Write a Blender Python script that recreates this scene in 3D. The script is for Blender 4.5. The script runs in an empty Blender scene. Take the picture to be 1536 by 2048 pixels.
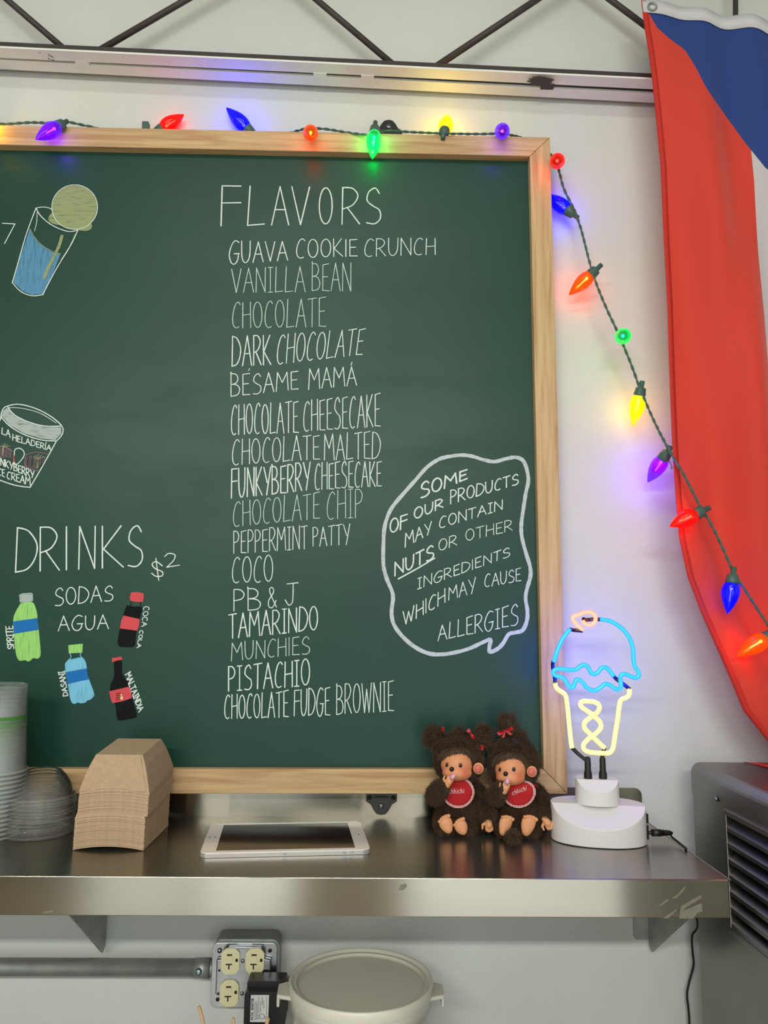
import bpy, bmesh, math, random
from mathutils import Vector, Matrix
from mathutils.geometry import tessellate_polygon
random.seed(7)
D = bpy.data; SC = bpy.context.scene; COL = SC.collection

# ---------------- camera ----------------
FPX = 1540.0
PITCH, ROLL, YAW = math.radians(8.2), 0.0135, math.radians(1.41)
SHZ = 1.4                                   # height of the steel shelf
CAM = Vector((0, -1.35, SHZ + 0.3217))
_f = Vector((math.sin(YAW)*math.cos(PITCH), math.cos(YAW)*math.cos(PITCH), math.sin(PITCH)))
_r0 = Vector((math.cos(YAW), -math.sin(YAW), 0)); _u0 = _r0.cross(_f)
_R = _r0*math.cos(ROLL) + _u0*math.sin(ROLL); _U = _u0*math.cos(ROLL) - _r0*math.sin(ROLL)
cd = D.cameras.new('camera'); cam = D.objects.new('camera', cd); COL.objects.link(cam)
cd.sensor_fit = 'VERTICAL'; cd.sensor_height = 36; cd.lens = FPX/2048*36; cd.clip_start = 0.02
cam.matrix_world = Matrix(((_R.x, _U.x, -_f.x, CAM.x), (_R.y, _U.y, -_f.y, CAM.y), (_R.z, _U.z, -_f.z, CAM.z), (0, 0, 0, 1)))
SC.camera = cam
def ray(x, y): return _f + _R*((x-768)/FPX) - _U*((y-1024)/FPX)
def P(x, y, Y=0.0):                         # the point of plane y=Y seen at a place of the photograph
    d = ray(x, y); return CAM + d*((Y-CAM.y)/d.y)
def PZ(x, y, Z=SHZ):
    d = ray(x, y); return CAM + d*((Z-CAM.z)/d.z)
def PX(x, y, X):
    d = ray(x, y); return CAM + d*((X-CAM.x)/d.x)

# ---------------- world, exposure, big lights ----------------
SC.view_settings.view_transform = 'Standard'; SC.view_settings.look = 'None'
SC.view_settings.gamma = 1; SC.view_settings.use_curve_mapping = False
SC.view_settings.exposure = -0.07
SC.cycles.transparent_max_bounces = 40
SC.cycles.max_bounces = 10
SC.cycles.sample_clamp_indirect = 4
w = D.worlds.new('world'); SC.world = w; w.use_nodes = True
w.node_tree.nodes['Background'].inputs[0].default_value = (0.75, 0.85, 1, 1)
w.node_tree.nodes['Background'].inputs[1].default_value = 0.6
def area(name, loc, rot, sx, sy, power, col):
    l = D.lights.new(name, 'AREA'); l.shape = 'RECTANGLE'; l.size = sx; l.size_y = sy; l.energy = power; l.color = col
    o = D.objects.new(name, l); COL.objects.link(o); o.location = loc; o.rotation_euler = rot; return o
RX0, RX1, RY0, RZ1 = -2.6, 2.3, -3.7, 3.35  # the room
WINS = [(-1.46, -0.90, 8), (-0.86, -0.345, 13), (0.25, 1.52, 13)]   # unseen shop-front openings behind the camera, shaped to reflect as bands in the fascia
for (a, b, pw) in WINS:
    area('daylight', ((a+b)/2, RY0-0.02, 1.15), (math.pi/2, 0, 0), b-a, 2.26, pw*(b-a), (0.93, 0.98, 0.95))
TUBES = [(-1.2, -3.3), (0.2, -3.3)]
for (x, y) in TUBES:
    area('tube_light', (x, y, 2.80), (math.radians(40), 0, 0), 1.2, 0.10, 30, (0.99, 1.0, 0.94))
area('tube_light', (-0.2, -1.5, 3.2), (0, 0, 0), 1.2, 0.12, 12, (0.98, 1.0, 0.93))

# ---------------- materials ----------------
def srgb(r, g, b):
    f = lambda c: (c/255/12.92 if c <= 10 else ((c/255+0.055)/1.055)**2.4)
    return (f(r), f(g), f(b), 1)
_mats = {}
def mat(name, col=(200, 200, 200), rough=0.5, metal=0.0, spec=0.5, noise=0.0, nscale=20, nstretch=(1, 1, 1), bump=0.0, bscale=60,
        bstretch=(1, 1, 1), col2=None, emit=None, estr=0, sub=0, aniso=0, coat=0, sheen=0, trans=0, alpha=1, bdist=0.001):
    m = D.materials.new(name); m.use_nodes = True; nt = m.node_tree; N = nt.nodes; L = nt.links
    b = N['Principled BSDF']; I = b.inputs
    c = srgb(*col); I['Base Color'].default_value = c; I['Roughness'].default_value = rough; I['Metallic'].default_value = metal
    I['Specular IOR Level'].default_value = spec
    tc = N.new('ShaderNodeTexCoord')
    def nz(scale, stretch, detail=4):
        mp = N.new('ShaderNodeMapping'); mp.inputs['Scale'].default_value = stretch; L.new(tc.outputs['Object'], mp.inputs[0])
        n = N.new('ShaderNodeTexNoise'); n.inputs['Scale'].default_value = scale; n.inputs['Detail'].default_value = detail
        L.new(mp.outputs[0], n.inputs['Vector']); return n
    if noise > 0 or col2:
        n = nz(nscale, nstretch); r = N.new('ShaderNodeValToRGB')
        r.color_ramp.elements[0].position = 0.35; r.color_ramp.elements[1].position = 0.65
        c2 = srgb(*col2) if col2 else tuple(max(0, v*(1-noise)) for v in c[:3])+(1,)
        r.color_ramp.elements[0].color = c2; r.color_ramp.elements[1].color = c
        L.new(n.outputs['Fac'], r.inputs[0]); L.new(r.outputs[0], I['Base Color'])
    if bump > 0:
        n = nz(bscale, bstretch); bp = N.new('ShaderNodeBump'); bp.inputs['Strength'].default_value = bump; bp.inputs['Distance'].default_value = bdist
        L.new(n.outputs['Fac'], bp.inputs['Height']); L.new(bp.outputs[0], I['Normal'])
    if emit: I['Emission Color'].default_value = srgb(*emit); I['Emission Strength'].default_value = estr
    if sub: I['Subsurface Weight'].default_value = sub; I['Subsurface Scale'].default_value = 0.01
    if aniso:
        I['Anisotropic'].default_value = aniso; I['Anisotropic Rotation'].default_value = 0.25
        t = N.new('ShaderNodeTangent'); t.direction_type = 'UV_MAP'; t.uv_map = 'UVMap'; L.new(t.outputs[0], I['Tangent'])
    if coat: I['Coat Weight'].default_value = coat; I['Coat Roughness'].default_value = 0.08
    if sheen: I['Sheen Weight'].default_value = sheen
    if trans: I['Transmission Weight'].default_value = trans
    if alpha < 1: I['Alpha'].default_value = alpha
    _mats[name] = m; return m
def node_mix(m, fac_node_out, c1, c2):
    pass
def clear_mat(name, tint, gloss=0.12, rough=0.08, haze=0.0, hazecol=(230, 230, 225)):
    m = D.materials.new(name); m.use_nodes = True; nt = m.node_tree; N = nt.nodes; L = nt.links; N.clear()
    out = N.new('ShaderNodeOutputMaterial'); tr = N.new('ShaderNodeBsdfTransparent'); tr.inputs[0].default_value = tuple(tint)+(1,)
    gl = N.new('ShaderNodeBsdfGlossy'); gl.inputs['Roughness'].default_value = rough
    lw = N.new('ShaderNodeLayerWeight'); lw.inputs[0].default_value = gloss
    mx = N.new('ShaderNodeMixShader'); L.new(lw.outputs['Fresnel'], mx.inputs[0]); L.new(tr.outputs[0], mx.inputs[1]); L.new(gl.outputs[0], mx.inputs[2])
    last = mx
    if haze:
        df = N.new('ShaderNodeBsdfDiffuse'); df.inputs[0].default_value = srgb(*hazecol)
        m2 = N.new('ShaderNodeMixShader'); m2.inputs[0].default_value = haze; L.new(mx.outputs[0], m2.inputs[1]); L.new(df.outputs[0], m2.inputs[2]); last = m2
    L.new(last.outputs[0], out.inputs[0]); return m

# ---------------- mesh helpers ----------------
class MB:
    def __init__(s): s.v = []; s.f = []; s.mi = []; s.smooth = []
    def add(s, vs, fs, mi=0, sm=False):
        o = len(s.v); s.v += [Vector(v) for v in vs]
        for f in fs: s.f.append([i+o for i in f]); s.mi.append(mi); s.smooth.append(sm)
        return s
    def box(s, a, b, mi=0):
        x0, y0, z0 = [min(p, q) for p, q in zip(a, b)]; x1, y1, z1 = [max(p, q) for p, q in zip(a, b)]
        return s.add([(x0,y0,z0),(x1,y0,z0),(x1,y1,z0),(x0,y1,z0),(x0,y0,z1),(x1,y0,z1),(x1,y1,z1),(x0,y1,z1)],
              [(3,2,1,0),(4,5,6,7),(0,1,5,4),(1,2,6,5),(2,3,7,6),(3,0,4,7)], mi)
    def hexa(s, pts, mi=0):                 # 8 corners: 4 lower/front, 4 upper/back
        return s.add(pts, [(3,2,1,0),(4,5,6,7),(0,1,5,4),(1,2,6,5),(2,3,7,6),(3,0,4,7)], mi)
    def prism(s, poly, d, mi=0):            # planar polygon swept by vector d
        n = len(poly); d = Vector(d); A = [Vector(p) for p in poly]; B = [p+d for p in A]
        tri = tessellate_polygon([A])
        s.add(A+B, [tuple(t) for t in tri]+[tuple(i+n for i in reversed(t)) for t in tri]+[((i+1) % n, i, i+n, (i+1) % n+n) for i in range(n)], mi)
        return s
    def tube(s, path, r, n=10, caps=True, mi=0, sm=True):
        path = [Vector(p) for p in path]; m = len(path)
        rr = r if isinstance(r, (list, tuple)) else [r]*m
        vs = []; fs = []; up = None
        for i, p in enumerate(path):
            t = (path[min(i+1, m-1)]-path[max(i-1, 0)])
            if t.length < 1e-9: t = Vector((0, 0, 1))
            t.normalize()
            if up is None: up = Vector((0, 0, 1)) if abs(t.z) < .9 else Vector((1, 0, 0))
            a = up - t*up.dot(t)
            if a.length < 1e-4: a = t.orthogonal()
            a.normalize(); up = a; b = t.cross(a)
            for k in range(n):
                w_ = 2*math.pi*k/n; vs.append(p + a*math.cos(w_)*rr[i] + b*math.sin(w_)*rr[i])
        for i in range(m-1):
            for k in range(n):
                fs.append((i*n+k, i*n+(k+1) % n, (i+1)*n+(k+1) % n, (i+1)*n+k))
        s.add(vs, fs, mi, sm)
        if caps:
            o = len(s.v)-m*n
            s.f.append([o+k for k in reversed(range(n))]); s.mi.append(mi); s.smooth.append(False)
            s.f.append([o+(m-1)*n+k for k in range(n)]); s.mi.append(mi); s.smooth.append(False)
        return s
    def lathe(s, prof, org=(0, 0, 0), axis=(0, 0, 1), n=32, sm=True, mi=0, sx=1.0, sy=1.0):   # prof: (h, r)
        ax = Vector(axis).normalized(); a = ax.orthogonal().normalized() if abs(ax.z) < .999 else Vector((1, 0, 0)); b = ax.cross(a); org = Vector(org)
        vs = []; fs = []
        for (h, r) in prof:
            for k in range(n):
                t = 2*math.pi*k/n; vs.append(org+ax*h+a*(r*math.cos(t)*sx)+b*(r*math.sin(t)*sy))
        for i in range(len(prof)-1):
            for k in range(n): fs.append((i*n+k, i*n+(k+1) % n, (i+1)*n+(k+1) % n, (i+1)*n+k))
        return s.add(vs, fs, mi, sm)
    def ell(s, c, r, n=16, m=10, rot=None, mi=0):
        c = Vector(c); vs = []; fs = []
        for i in range(1, m):
            ph = math.pi*i/m
            for k in range(n):
                t = 2*math.pi*k/n; v = Vector((r[0]*math.sin(ph)*math.cos(t), r[1]*math.sin(ph)*math.sin(t), r[2]*math.cos(ph)))
                vs.append(c+(rot @ v if rot else v))
        top = Vector((0, 0, r[2])); vs.append(c+(rot @ top if rot else top)); vs.append(c-(rot @ top if rot else top))
        for i in range(m-2):
            for k in range(n): fs.append((i*n+k, (i+1)*n+k, (i+1)*n+(k+1) % n, i*n+(k+1) % n))
        T = (m-1)*n
        for k in range(n): fs.append((T, k, (k+1) % n)); fs.append((T+1, (m-2)*n+(k+1) % n, (m-2)*n+k))
        return s.add(vs, fs, mi, True)
    def build(s, name, mats, parent=None, uv=False, bevel=0, seg=2, label=None, kind=None, solid=0):
        org = worg(parent) if parent else Vector((0, 0, 0))
        me = D.meshes.new(name); me.from_pydata([tuple(v-org) for v in s.v], [], s.f)
        if not isinstance(mats, (list, tuple)): mats = [mats]
        for m_ in mats: me.materials.append(m_)
        for i, p in enumerate(me.polygons): p.material_index = s.mi[i]; p.use_smooth = s.smooth[i]
        if uv:
            l = me.uv_layers.new(name='UVMap')
            for p in me.polygons:
                n = p.normal
                for li in p.loop_indices:
                    co = me.vertices[me.loops[li].vertex_index].co
                    l.data[li].uv = (co.y, co.z) if abs(n.x) > .7 else (co.x, co.y+co.z)
        me.update()
        o = D.objects.new(name, me); COL.objects.link(o)
        if parent: o.parent = parent
        if bevel:
            b = o.modifiers.new('bevel', 'BEVEL'); b.width = bevel; b.segments = seg; b.limit_method = 'ANGLE'; b.angle_limit = math.radians(40)
        if solid:
            b = o.modifiers.new('solid', 'SOLIDIFY'); b.thickness = solid; b.offset = 0
        if label: o['label'] = label
        if kind: o['kind'] = kind
        return o
def worg(o):
    v = Vector((0, 0, 0))
    while o: v += o.location; o = o.parent
    return v
def thing(name, label, cat, loc=(0, 0, 0), group=None):
    o = D.objects.new(name, None); COL.objects.link(o); o.location = loc; o.empty_display_size = .02
    return tag(o, label, cat, group)
def tag(o, label, cat, group=None):
    o['label'] = label; o['category'] = cat
    if group: o['group'] = group
    return o
def struct(o): o['kind'] = 'structure'; return o
def dup(root, loc, rot=None, label=None):
    r = root.copy(); COL.objects.link(r); r.location = loc
    if rot: r.rotation_euler = rot
    if label: r['label'] = label
    for ch in list(root.children):
        c = ch.copy(); COL.objects.link(c); c.parent = r
        for g in ch.children: d = g.copy(); COL.objects.link(d); d.parent = c
    return r
def spline(pts, k=6):                       # Catmull-Rom through points
    pts = [Vector(p) for p in pts]; out = []
    for i in range(len(pts)-1):
        p0 = pts[max(i-1, 0)]; p1 = pts[i]; p2 = pts[i+1]; p3 = pts[min(i+2, len(pts)-1)]
        for j in range(k):
            t = j/k; out.append(0.5*((2*p1)+(p2-p0)*t+(2*p0-5*p1+4*p2-p3)*t*t+(3*p1-p0-3*p2+p3)*t**3))
    out.append(pts[-1]); return out
def lerp_tab(tab, x):
    if x <= tab[0][0]: return tab[0][1]
    for (a, va), (b, vb) in zip(tab, tab[1:]):
        if x <= b: return va+(vb-va)*(x-a)/(b-a)
    return tab[-1][1]

# ---------------- shared materials ----------------
M_wall = mat('plaster', (216, 219, 213), .75, noise=.05, nscale=3, bump=.55, bscale=28, bdist=.004, spec=.3)
# second, finer relief on the plaster
nt = M_wall.node_tree; bp0 = [n for n in nt.nodes if n.type == 'BUMP'][0]
n2 = nt.nodes.new('ShaderNodeTexNoise'); n2.inputs['Scale'].default_value = 160; n2.inputs['Detail'].default_value = 3
b2 = nt.nodes.new('ShaderNodeBump'); b2.inputs['Strength'].default_value = .25; b2.inputs['Distance'].default_value = .0006
tc = nt.nodes.new('ShaderNodeTexCoord'); nt.links.new(tc.outputs['Object'], n2.inputs['Vector'])
nt.links.new(n2.outputs['Fac'], b2.inputs['Height']); nt.links.new(bp0.outputs[0], b2.inputs['Normal']); nt.links.new(b2.outputs[0], nt.nodes['Principled BSDF'].inputs['Normal'])
M_steel = mat('brushed_steel', (166, 162, 150), .21, 1, aniso=.95, noise=.08, nscale=9, nstretch=(.3, 3, 3), bump=.06, bscale=220, bstretch=(.03, 6, 6), bdist=.0004)
M_steeld = mat('cabinet_steel', (140, 137, 132), .30, 1, aniso=.5, noise=.12, nscale=8, bump=.1, bscale=200, bstretch=(6, .05, 6), bdist=.0004)
M_galv = mat('galvanised_steel', (172, 176, 170), .48, .65, noise=.22, nscale=26, bump=.1, bscale=90)
M_iron = mat('dark_iron_paint', (66, 57, 54), .55, noise=.25, nscale=60, bump=.3, bscale=120)
M_black = mat('black_plastic', (16, 16, 17), .35)
M_rubber = mat('black_rubber', (22, 22, 23), .55)
M_green_pl = mat('green_plastic', (66, 98, 90), .4)
M_white_pl = mat('white_plastic', (226, 222, 222), .35, sub=.05)
M_screw = mat('screw_metal', (150, 165, 175), .3, 1)

# ---------------- room shell ----------------
def wallobj(name, a, b, m=M_wall): return struct(MB().box(a, b).build(name, m))
wallobj('wall_back', (RX0-.1, 0, 0), (RX1+.1, .1, RZ1))
M_room = mat('room_paint', (214, 212, 202), .8); M_floor = mat('tile_floor', (224, 202, 160), .45, noise=.2, nscale=5); M_dark = mat('dark_paint', (62, 60, 56), .7)
wallobj('floor', (RX0-.1, RY0-.1, -.1), (RX1+.1, .1, 0), M_floor)
wallobj('ceiling', (RX0-.1, RY0-.1, RZ1), (RX1+.1, .1, RZ1+.1), M_room)
wallobj('wall_left', (RX0-.1, RY0, 0), (RX0, 0, RZ1), M_room)
wallobj('wall_right', (RX1, RY0, 0), (RX1+.1, 0, RZ1), M_room)
m = MB(); xs = [RX0]+[v for w_ in WINS for v in w_[:2]]+[RX1]
for i in range(0, len(xs), 2): m.box((xs[i], RY0-.1, 0), (xs[i+1], RY0, 2.3))
m.box((RX0, RY0-.1, 2.3), (RX1, RY0, RZ1)); 
struct(m.build('wall_front', M_dark))
# ---------------- steel roof joist ----------------
tj = thing('roof_joist', 'open web steel roof joist with dark diagonal rods and flaking white bottom chord', 'joist', (0, -.05, 2.73))
M_flake = mat('flaking_white_paint', (238, 240, 234), .7, bump=.4, bscale=90, noise=.05, nscale=14)
nt = M_flake.node_tree; N = nt.nodes; L = nt.links; tc_ = N.new('ShaderNodeTexCoord')
nn = N.new('ShaderNodeTexNoise'); nn.inputs['Scale'].default_value = 9; nn.inputs['Detail'].default_value = 12; nn.inputs['Roughness'].default_value = .75
rp = N.new('ShaderNodeValToRGB'); rp.color_ramp.elements[0].position = .36; rp.color_ramp.elements[1].position = .375
rp.color_ramp.elements[0].color = srgb(70, 60, 57); rp.color_ramp.elements[1].color = (1, 1, 1, 1)
mx = N.new('ShaderNodeMix'); mx.data_type = 'RGBA'; mx.blend_type = 'MULTIPLY'; mx.inputs[0].default_value = 1
L.new(tc_.outputs['Object'], nn.inputs['Vector']); L.new(nn.outputs['Fac'], rp.inputs[0])
src = [n for n in N if n.type == 'VALTORGB' and n != rp][0]
L.new(src.outputs[0], mx.inputs[6]); L.new(rp.outputs[0], mx.inputs[7]); L.new(mx.outputs[2], N['Principled BSDF'].inputs['Base Color'])
def chord(px0, py0, px1, py1, Y0, Y1, name, vert):
    a = P(px0, py0, Y0); b = P(px1, py1, Y0); d = (b-a); a = a-d*.35; b = b+d*.6
    m_ = MB(); t = .0035
    m_.hexa([(a.x, Y0, a.z), (b.x, Y0, b.z), (b.x, Y1, b.z), (a.x, Y1, a.z), (a.x, Y0, a.z+t), (b.x, Y0, b.z+t), (b.x, Y1, b.z+t), (a.x, Y1, a.z+t)])
    yv = Y1 if vert > 0 else Y0; yw_ = yv-t*vert
    ys = sorted((yv, yw_))
    k = m_.build(name, M_flake, tj)
    m2 = MB(); h = .030
    m2.hexa([(a.x, ys[0], a.z+t), (b.x, ys[0], b.z+t), (b.x, ys[1], b.z+t), (a.x, ys[1], a.z+t), (a.x, ys[0], a.z+h), (b.x, ys[0], b.z+h), (b.x, ys[1], b.z+h), (a.x, ys[1], a.z+h)])
    m2.build('chord_web', M_iron, k)
    return a, b
zc = P(0, 95, -.074)
chord(0, 95.5, 1310, 159, -.074, -.048, 'chord_angle', 1)
q = P(0, 138.5, -.012); chord(0, 138.5, 1310, 206, -.012, -.038, 'chord_angle', -1)
for px in (165, 735, 1095, 640):
    c = P(px, lerp_tab([(0, 118), (1310, 183)], px), -.043); MB().box((c.x-.012, -.050, c.z-.002), (c.x+.012, -.036, c.z+.02)).build('weld_plate', M_iron if px == 1095 else M_flake, tj)
Yr = -.043
c = P(1083, 152, -.074); q_ = [(math.cos(t*.1963)*.024*random.uniform(.62, 1.25), .013+.013*math.sin(t*.1963)*random.uniform(.8, 1)) for t in range(32)]
MB().prism([(c.x+a, -.0742+b, c.z-.0002) for a, b in q_], (0, 0, -.0006)).build('bare_patch', M_iron, tj)
for (x0, y0, x1, y1, r) in [(10, -4, 131, 100, .0058), (195, 103, 377, -3, .0058), (629, -4, 787, 130, .0058), (868, 136, 1077, -3, .0062), (1216, -4, 1345, 92, .0058), (1471, 160, 1471, -30, .0048)]:
    a = P(x0, y0, Yr); b = P(x1, y1, Yr); 
    if a.z > b.z: a, b = b, a
    d = b-a; b = a + d*((3.024-a.z)/d.z); a = a - d*.02
    MB().tube([a, b], r, 12).build('web_rod', M_iron, tj)
MB().box((-1.2, -.075, 3.02), (1.2, -.012, 3.06)).build('top_chord', M_iron, tj)

# ---------------- chalkboard ----------------
FY = -.045; BY = -.028
cb = thing('chalkboard', 'large green chalkboard menu in a pale pine frame', 'chalkboard', (-.2, -.03, 2.0))
M_board = mat('chalkboard_green', (22, 66, 53), .42, spec=.33, noise=.10, nscale=5)
ctl, ctr, cbr, cbl = P(-700, 235, FY), P(1100, 274.4, FY), P(1133.5, 1588, FY), P(-900, 1586, FY)
# the board is a true rectangle, tilted by the 0.4 degrees of the photograph
ux = (ctr - P(0, 250, FY)).normalized(); uz = Vector((-ux.z, 0, ux.x))
wid, hei = 1.60, (ctr-cbr).length
O = ctr                                    # top right outer corner
def Bp(u, v, y): return Vector((O.x, 0, O.z)) - ux*u - uz*v + Vector((0, y, 0))   # u leftwards, v downwards
fw = .0385
def wood(name, along):
    m = mat(name, (206, 172, 128), .55, spec=.35); nt = m.node_tree; N = nt.nodes; L = nt.links
    tcn = N.new('ShaderNodeTexCoord'); mp = N.new('ShaderNodeMapping')
    mp.inputs['Scale'].default_value = (1.3, 22, 22) if along == 'x' else (22, 22, 1.3)
    n = N.new('ShaderNodeTexNoise'); n.inputs['Scale'].default_value = 4.5; n.inputs['Detail'].default_value = 5; n.inputs['Distortion'].default_value = .6
    r = N.new('ShaderNodeValToRGB'); e = r.color_ramp.elements; e[0].position = .32; e[0].color = srgb(180, 140, 98); e[1].position = .62; e[1].color = srgb(210, 178, 134)
    k = e.new(.47); k.color = srgb(198, 163, 120)
    mp2 = N.new('ShaderNodeMapping'); mp2.inputs['Scale'].default_value = (7, 60, 60) if along == 'x' else (60, 60, 7)
    nf = N.new('ShaderNodeTexNoise'); nf.inputs['Scale'].default_value = 8; bm = N.new('ShaderNodeBump'); bm.inputs['Strength'].default_value = .12; bm.inputs['Distance'].default_value = .0008
    # knots
    vo = N.new('ShaderNodeTexVoronoi'); vo.inputs['Scale'].default_value = 5.2; mp3 = N.new('ShaderNodeMapping'); mp3.inputs['Scale'].default_value = (1, 1, 1.8) if along == 'x' else (1.8, 1, 1)
    kr = N.new('ShaderNodeValToRGB'); kr.color_ramp.elements[0].position = .028; kr.color_ramp.elements[0].color = srgb(150, 100, 62); kr.color_ramp.elements[1].position = .05; kr.color_ramp.elements[1].color = (1, 1, 1, 1)
    mx = N.new('ShaderNodeMix'); mx.data_type = 'RGBA'; mx.blend_type = 'MULTIPLY'; mx.inputs[0].default_value = .8
    for a, b in ((tcn.outputs['Object'], mp.inputs[0]), (tcn.outputs['Object'], mp2.inputs[0]), (tcn.outputs['Object'], mp3.inputs[0]), (mp.outputs[0], n.inputs['Vector']), (n.outputs['Fac'], r.inputs[0]),
                 (mp3.outputs[0], vo.inputs['Vector']), (vo.outputs['Distance'], kr.inputs[0]), (r.outputs[0], mx.inputs[6]), (kr.outputs[0], mx.inputs[7]), (mx.outputs[2], N['Principled BSDF'].inputs['Base Color']),
                 (mp2.outputs[0], nf.inputs['Vector']), (nf.outputs['Fac'], bm.inputs['Height']), (bm.outputs[0], N['Principled BSDF'].inputs['Normal'])): L.new(a, b)
    return m
Wx, Wz = wood('pine_along', 'x'), wood('pine_upright', 'z')
def rail(pts, name, m_):
    a = [Bp(u, v, FY) for u, v in pts]; b = [Bp(u, v, -.012) for u, v in pts]
    return MB().hexa([a[0], a[1], a[2], a[3], b[0], b[1], b[2], b[3]]).build(name, m_, cb, bevel=.0012, seg=2)
g = .0003
rail([(g, 0), (wid-g, 0), (wid-fw-g, fw), (fw+g, fw)], 'frame_rail', Wx)
rail([(0, g), (fw, fw+g), (fw, hei-fw-g), (0, hei-g)], 'frame_stile', Wz)
rail([(g, hei), (fw+g, hei-fw), (wid-fw-g, hei-fw), (wid-g, hei)], 'frame_rail', Wx)
rail([(wid, g), (wid, hei-g), (wid-fw, hei-fw-g), (wid-fw, fw+g)], 'frame_stile', Wz)
a = [Bp(u, v, BY) for u, v in [(fw-.006, fw-.006), (wid-fw, fw-.006), (wid-fw, hei-fw+.006), (fw-.006, hei-fw+.006)]]
MB().hexa(a+[p+Vector((0, .008, 0)) for p in a]).build('board_panel', M_board, cb)
# smears of wiped chalk on the board's own colour
nt = M_board.node_tree; N = nt.nodes; L = nt.links; t_ = N.new('ShaderNodeTexCoord'); mp = N.new('ShaderNodeMapping'); mp.inputs['Scale'].default_value = (1, 1, 3.5)
n = N.new('ShaderNodeTexNoise'); n.inputs['Scale'].default_value = 5; n.inputs['Detail'].default_value = 7
r = N.new('ShaderNodeValToRGB'); r.color_ramp.elements[0].position = .45; r.color_ramp.elements[0].color = (.38, .38, .38, 1); r.color_ramp.elements[1].position = .75; r.color_ramp.elements[1].color = (.46, .46, .46, 1)
L.new(t_.outputs['Object'], mp.inputs[0]); L.new(mp.outputs[0], n.inputs['Vector']); L.new(n.outputs['Fac'], r.inputs[0]); L.new(r.outputs[0], N['Principled BSDF'].inputs['Roughness'])

# black keyhole brackets that carry the board
def bracket(px, py, flip, label):
    c = P(px, py, -.006)
    t = thing('hanging_bracket', label, 'bracket', c, 'black brackets that hold the chalkboard')
    s = -1 if flip else 1
    pl = [(-.026, 0), (.026, 0), (.026, -.012), (.018, -.017), (.013, -.026), (.008, -.032), (0, -.034), (-.008, -.032), (-.013, -.026), (-.018, -.017), (-.026, -.012)]
    MB().prism([(c.x+x, c.y+.004, c.z+z*s) for x, z in pl], (0, -.004, 0)).build('plate', M_black, t, bevel=.0006)
    MB().box((c.x-.012, c.y-.0004, c.z-s*.003), (c.x+.012, c.y+.001, c.z-s*.006)).build('slot', M_rubber, t)
    sc = MB().lathe([(0, 0), (0, .0045), (.002, .0040), (.0028, .002), (.0028, 0)], (c.x, c.y, c.z-s*.019), (0, -1, 0), 16).build('screw', M_screw, t)
    MB().box((c.x-.0028, c.y-.0031, c.z-s*.019-.0004), (c.x+.0028, c.y-.0026, c.z-s*.019+.0004)).box((c.x-.0004, c.y-.0031, c.z-s*.019-.0028), (c.x+.0004, c.y-.0026, c.z-s*.019+.0028)).build('cross_slot', M_black, sc)
    for sx in (-1, 1): MB().lathe([(0, 0), (0, .0042), (.0012, .0036), (.0012, 0)], (c.x+sx*.020, c.y, c.z-s*.006), (0, -1, 0), 6).build('bolt', M_rubber, t)
bracket(763, 1588, False, 'black keyhole bracket under the bottom rail of the chalkboard')
bracket(777, 272, True, 'black keyhole bracket peeking over the top rail of the chalkboard')

# ---------------- lettering ----------------
G = {}
def gl(ch, w_, *strokes): G[ch] = (w_, strokes)
gl('A', 1, 'l 0 0 .5 1 1 0', 'l .2 .4 .82 .4'); gl('B', .85, 'c 0 0 .02 1 .02 1 .55 .97 .8 .78 .6 .58 .1 .53', 'c .1 .53 .7 .48 .98 .28 .75 .05 0 0')
gl('C', .85, 'c .95 .9 .7 1 .35 .88 .08 .5 .12 .15 .45 0 .8 .04'); gl('D', .95, 'l 0 0 .08 1', 'c .08 1 .6 .92 1 .62 .92 .3 .55 .06 0 0')
gl('E', .75, 'l .95 1 .1 .97 .1 .02 1 0', 'l .1 .52 .8 .53'); gl('F', .75, 'l 0 0 .06 1 .98 1', 'l .05 .57 .98 .58')
gl('G', 1, 'c .95 .92 .6 1 .25 .8 .02 .4 .2 .05 .55 -.04 .85 .15 .92 .42', 'l .5 .42 1 .42'); gl('H', .85, 'l .05 1 .02 0', 'l .95 1 .98 0', 'l .04 .5 .96 .53')
gl('I', .5, 'l .5 1 .5 0', 'l .05 1 .95 1', 'l .05 0 .95 0'); gl('i', .15, 'l .5 1 .5 0'); gl('J', .85, 'l .2 .97 1 1', 'c .65 .98 .62 .4 .55 .1 .3 0 .05 .25')
gl('K', .85, 'l .05 1 .05 0', 'l .9 1 .1 .45 1 0'); gl('L', .75, 'l .15 1 .03 0 1 .03'); gl('M', 1.15, 'l 0 0 .08 1 .5 .45 .88 1 1 0')
gl('N', .95, 'l .02 0 .06 1 .95 0 .97 1'); gl('O', .95, 'o .5 .5'); gl('P', .75, 'l .03 0 .05 1', 'c .05 1 .6 .98 .95 .78 .7 .55 .05 .48')
gl('R', .85, 'l .02 0 .05 1', 'c .05 1 .6 .98 .9 .78 .6 .52 .08 .42', 'l .3 .46 1 0'); gl('S', .85, 'c .9 .85 .65 1 .25 .88 .15 .65 .5 .5 .9 .38 .95 .15 .6 0 .1 .03')
gl('T', .85, 'l 0 .97 1 1', 'l .5 .98 .48 0'); gl('U', .9, 'c .02 1 .05 .3 .3 .02 .65 .05 .9 .35 .95 1'); gl('V', .95, 'l 0 1 .5 0 .98 1')
gl('W', 1.25, 'l 0 1 .25 0 .5 .8 .72 0 1 1'); gl('Y', .9, 'l 0 1 .5 .45', 'l 1 1 .42 0'); gl('&', 1, 'c 1 .0 .3 .75 .3 1 .6 1 .65 .75 .15 .35 .2 .02 .6 0 .95 .35')
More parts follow.
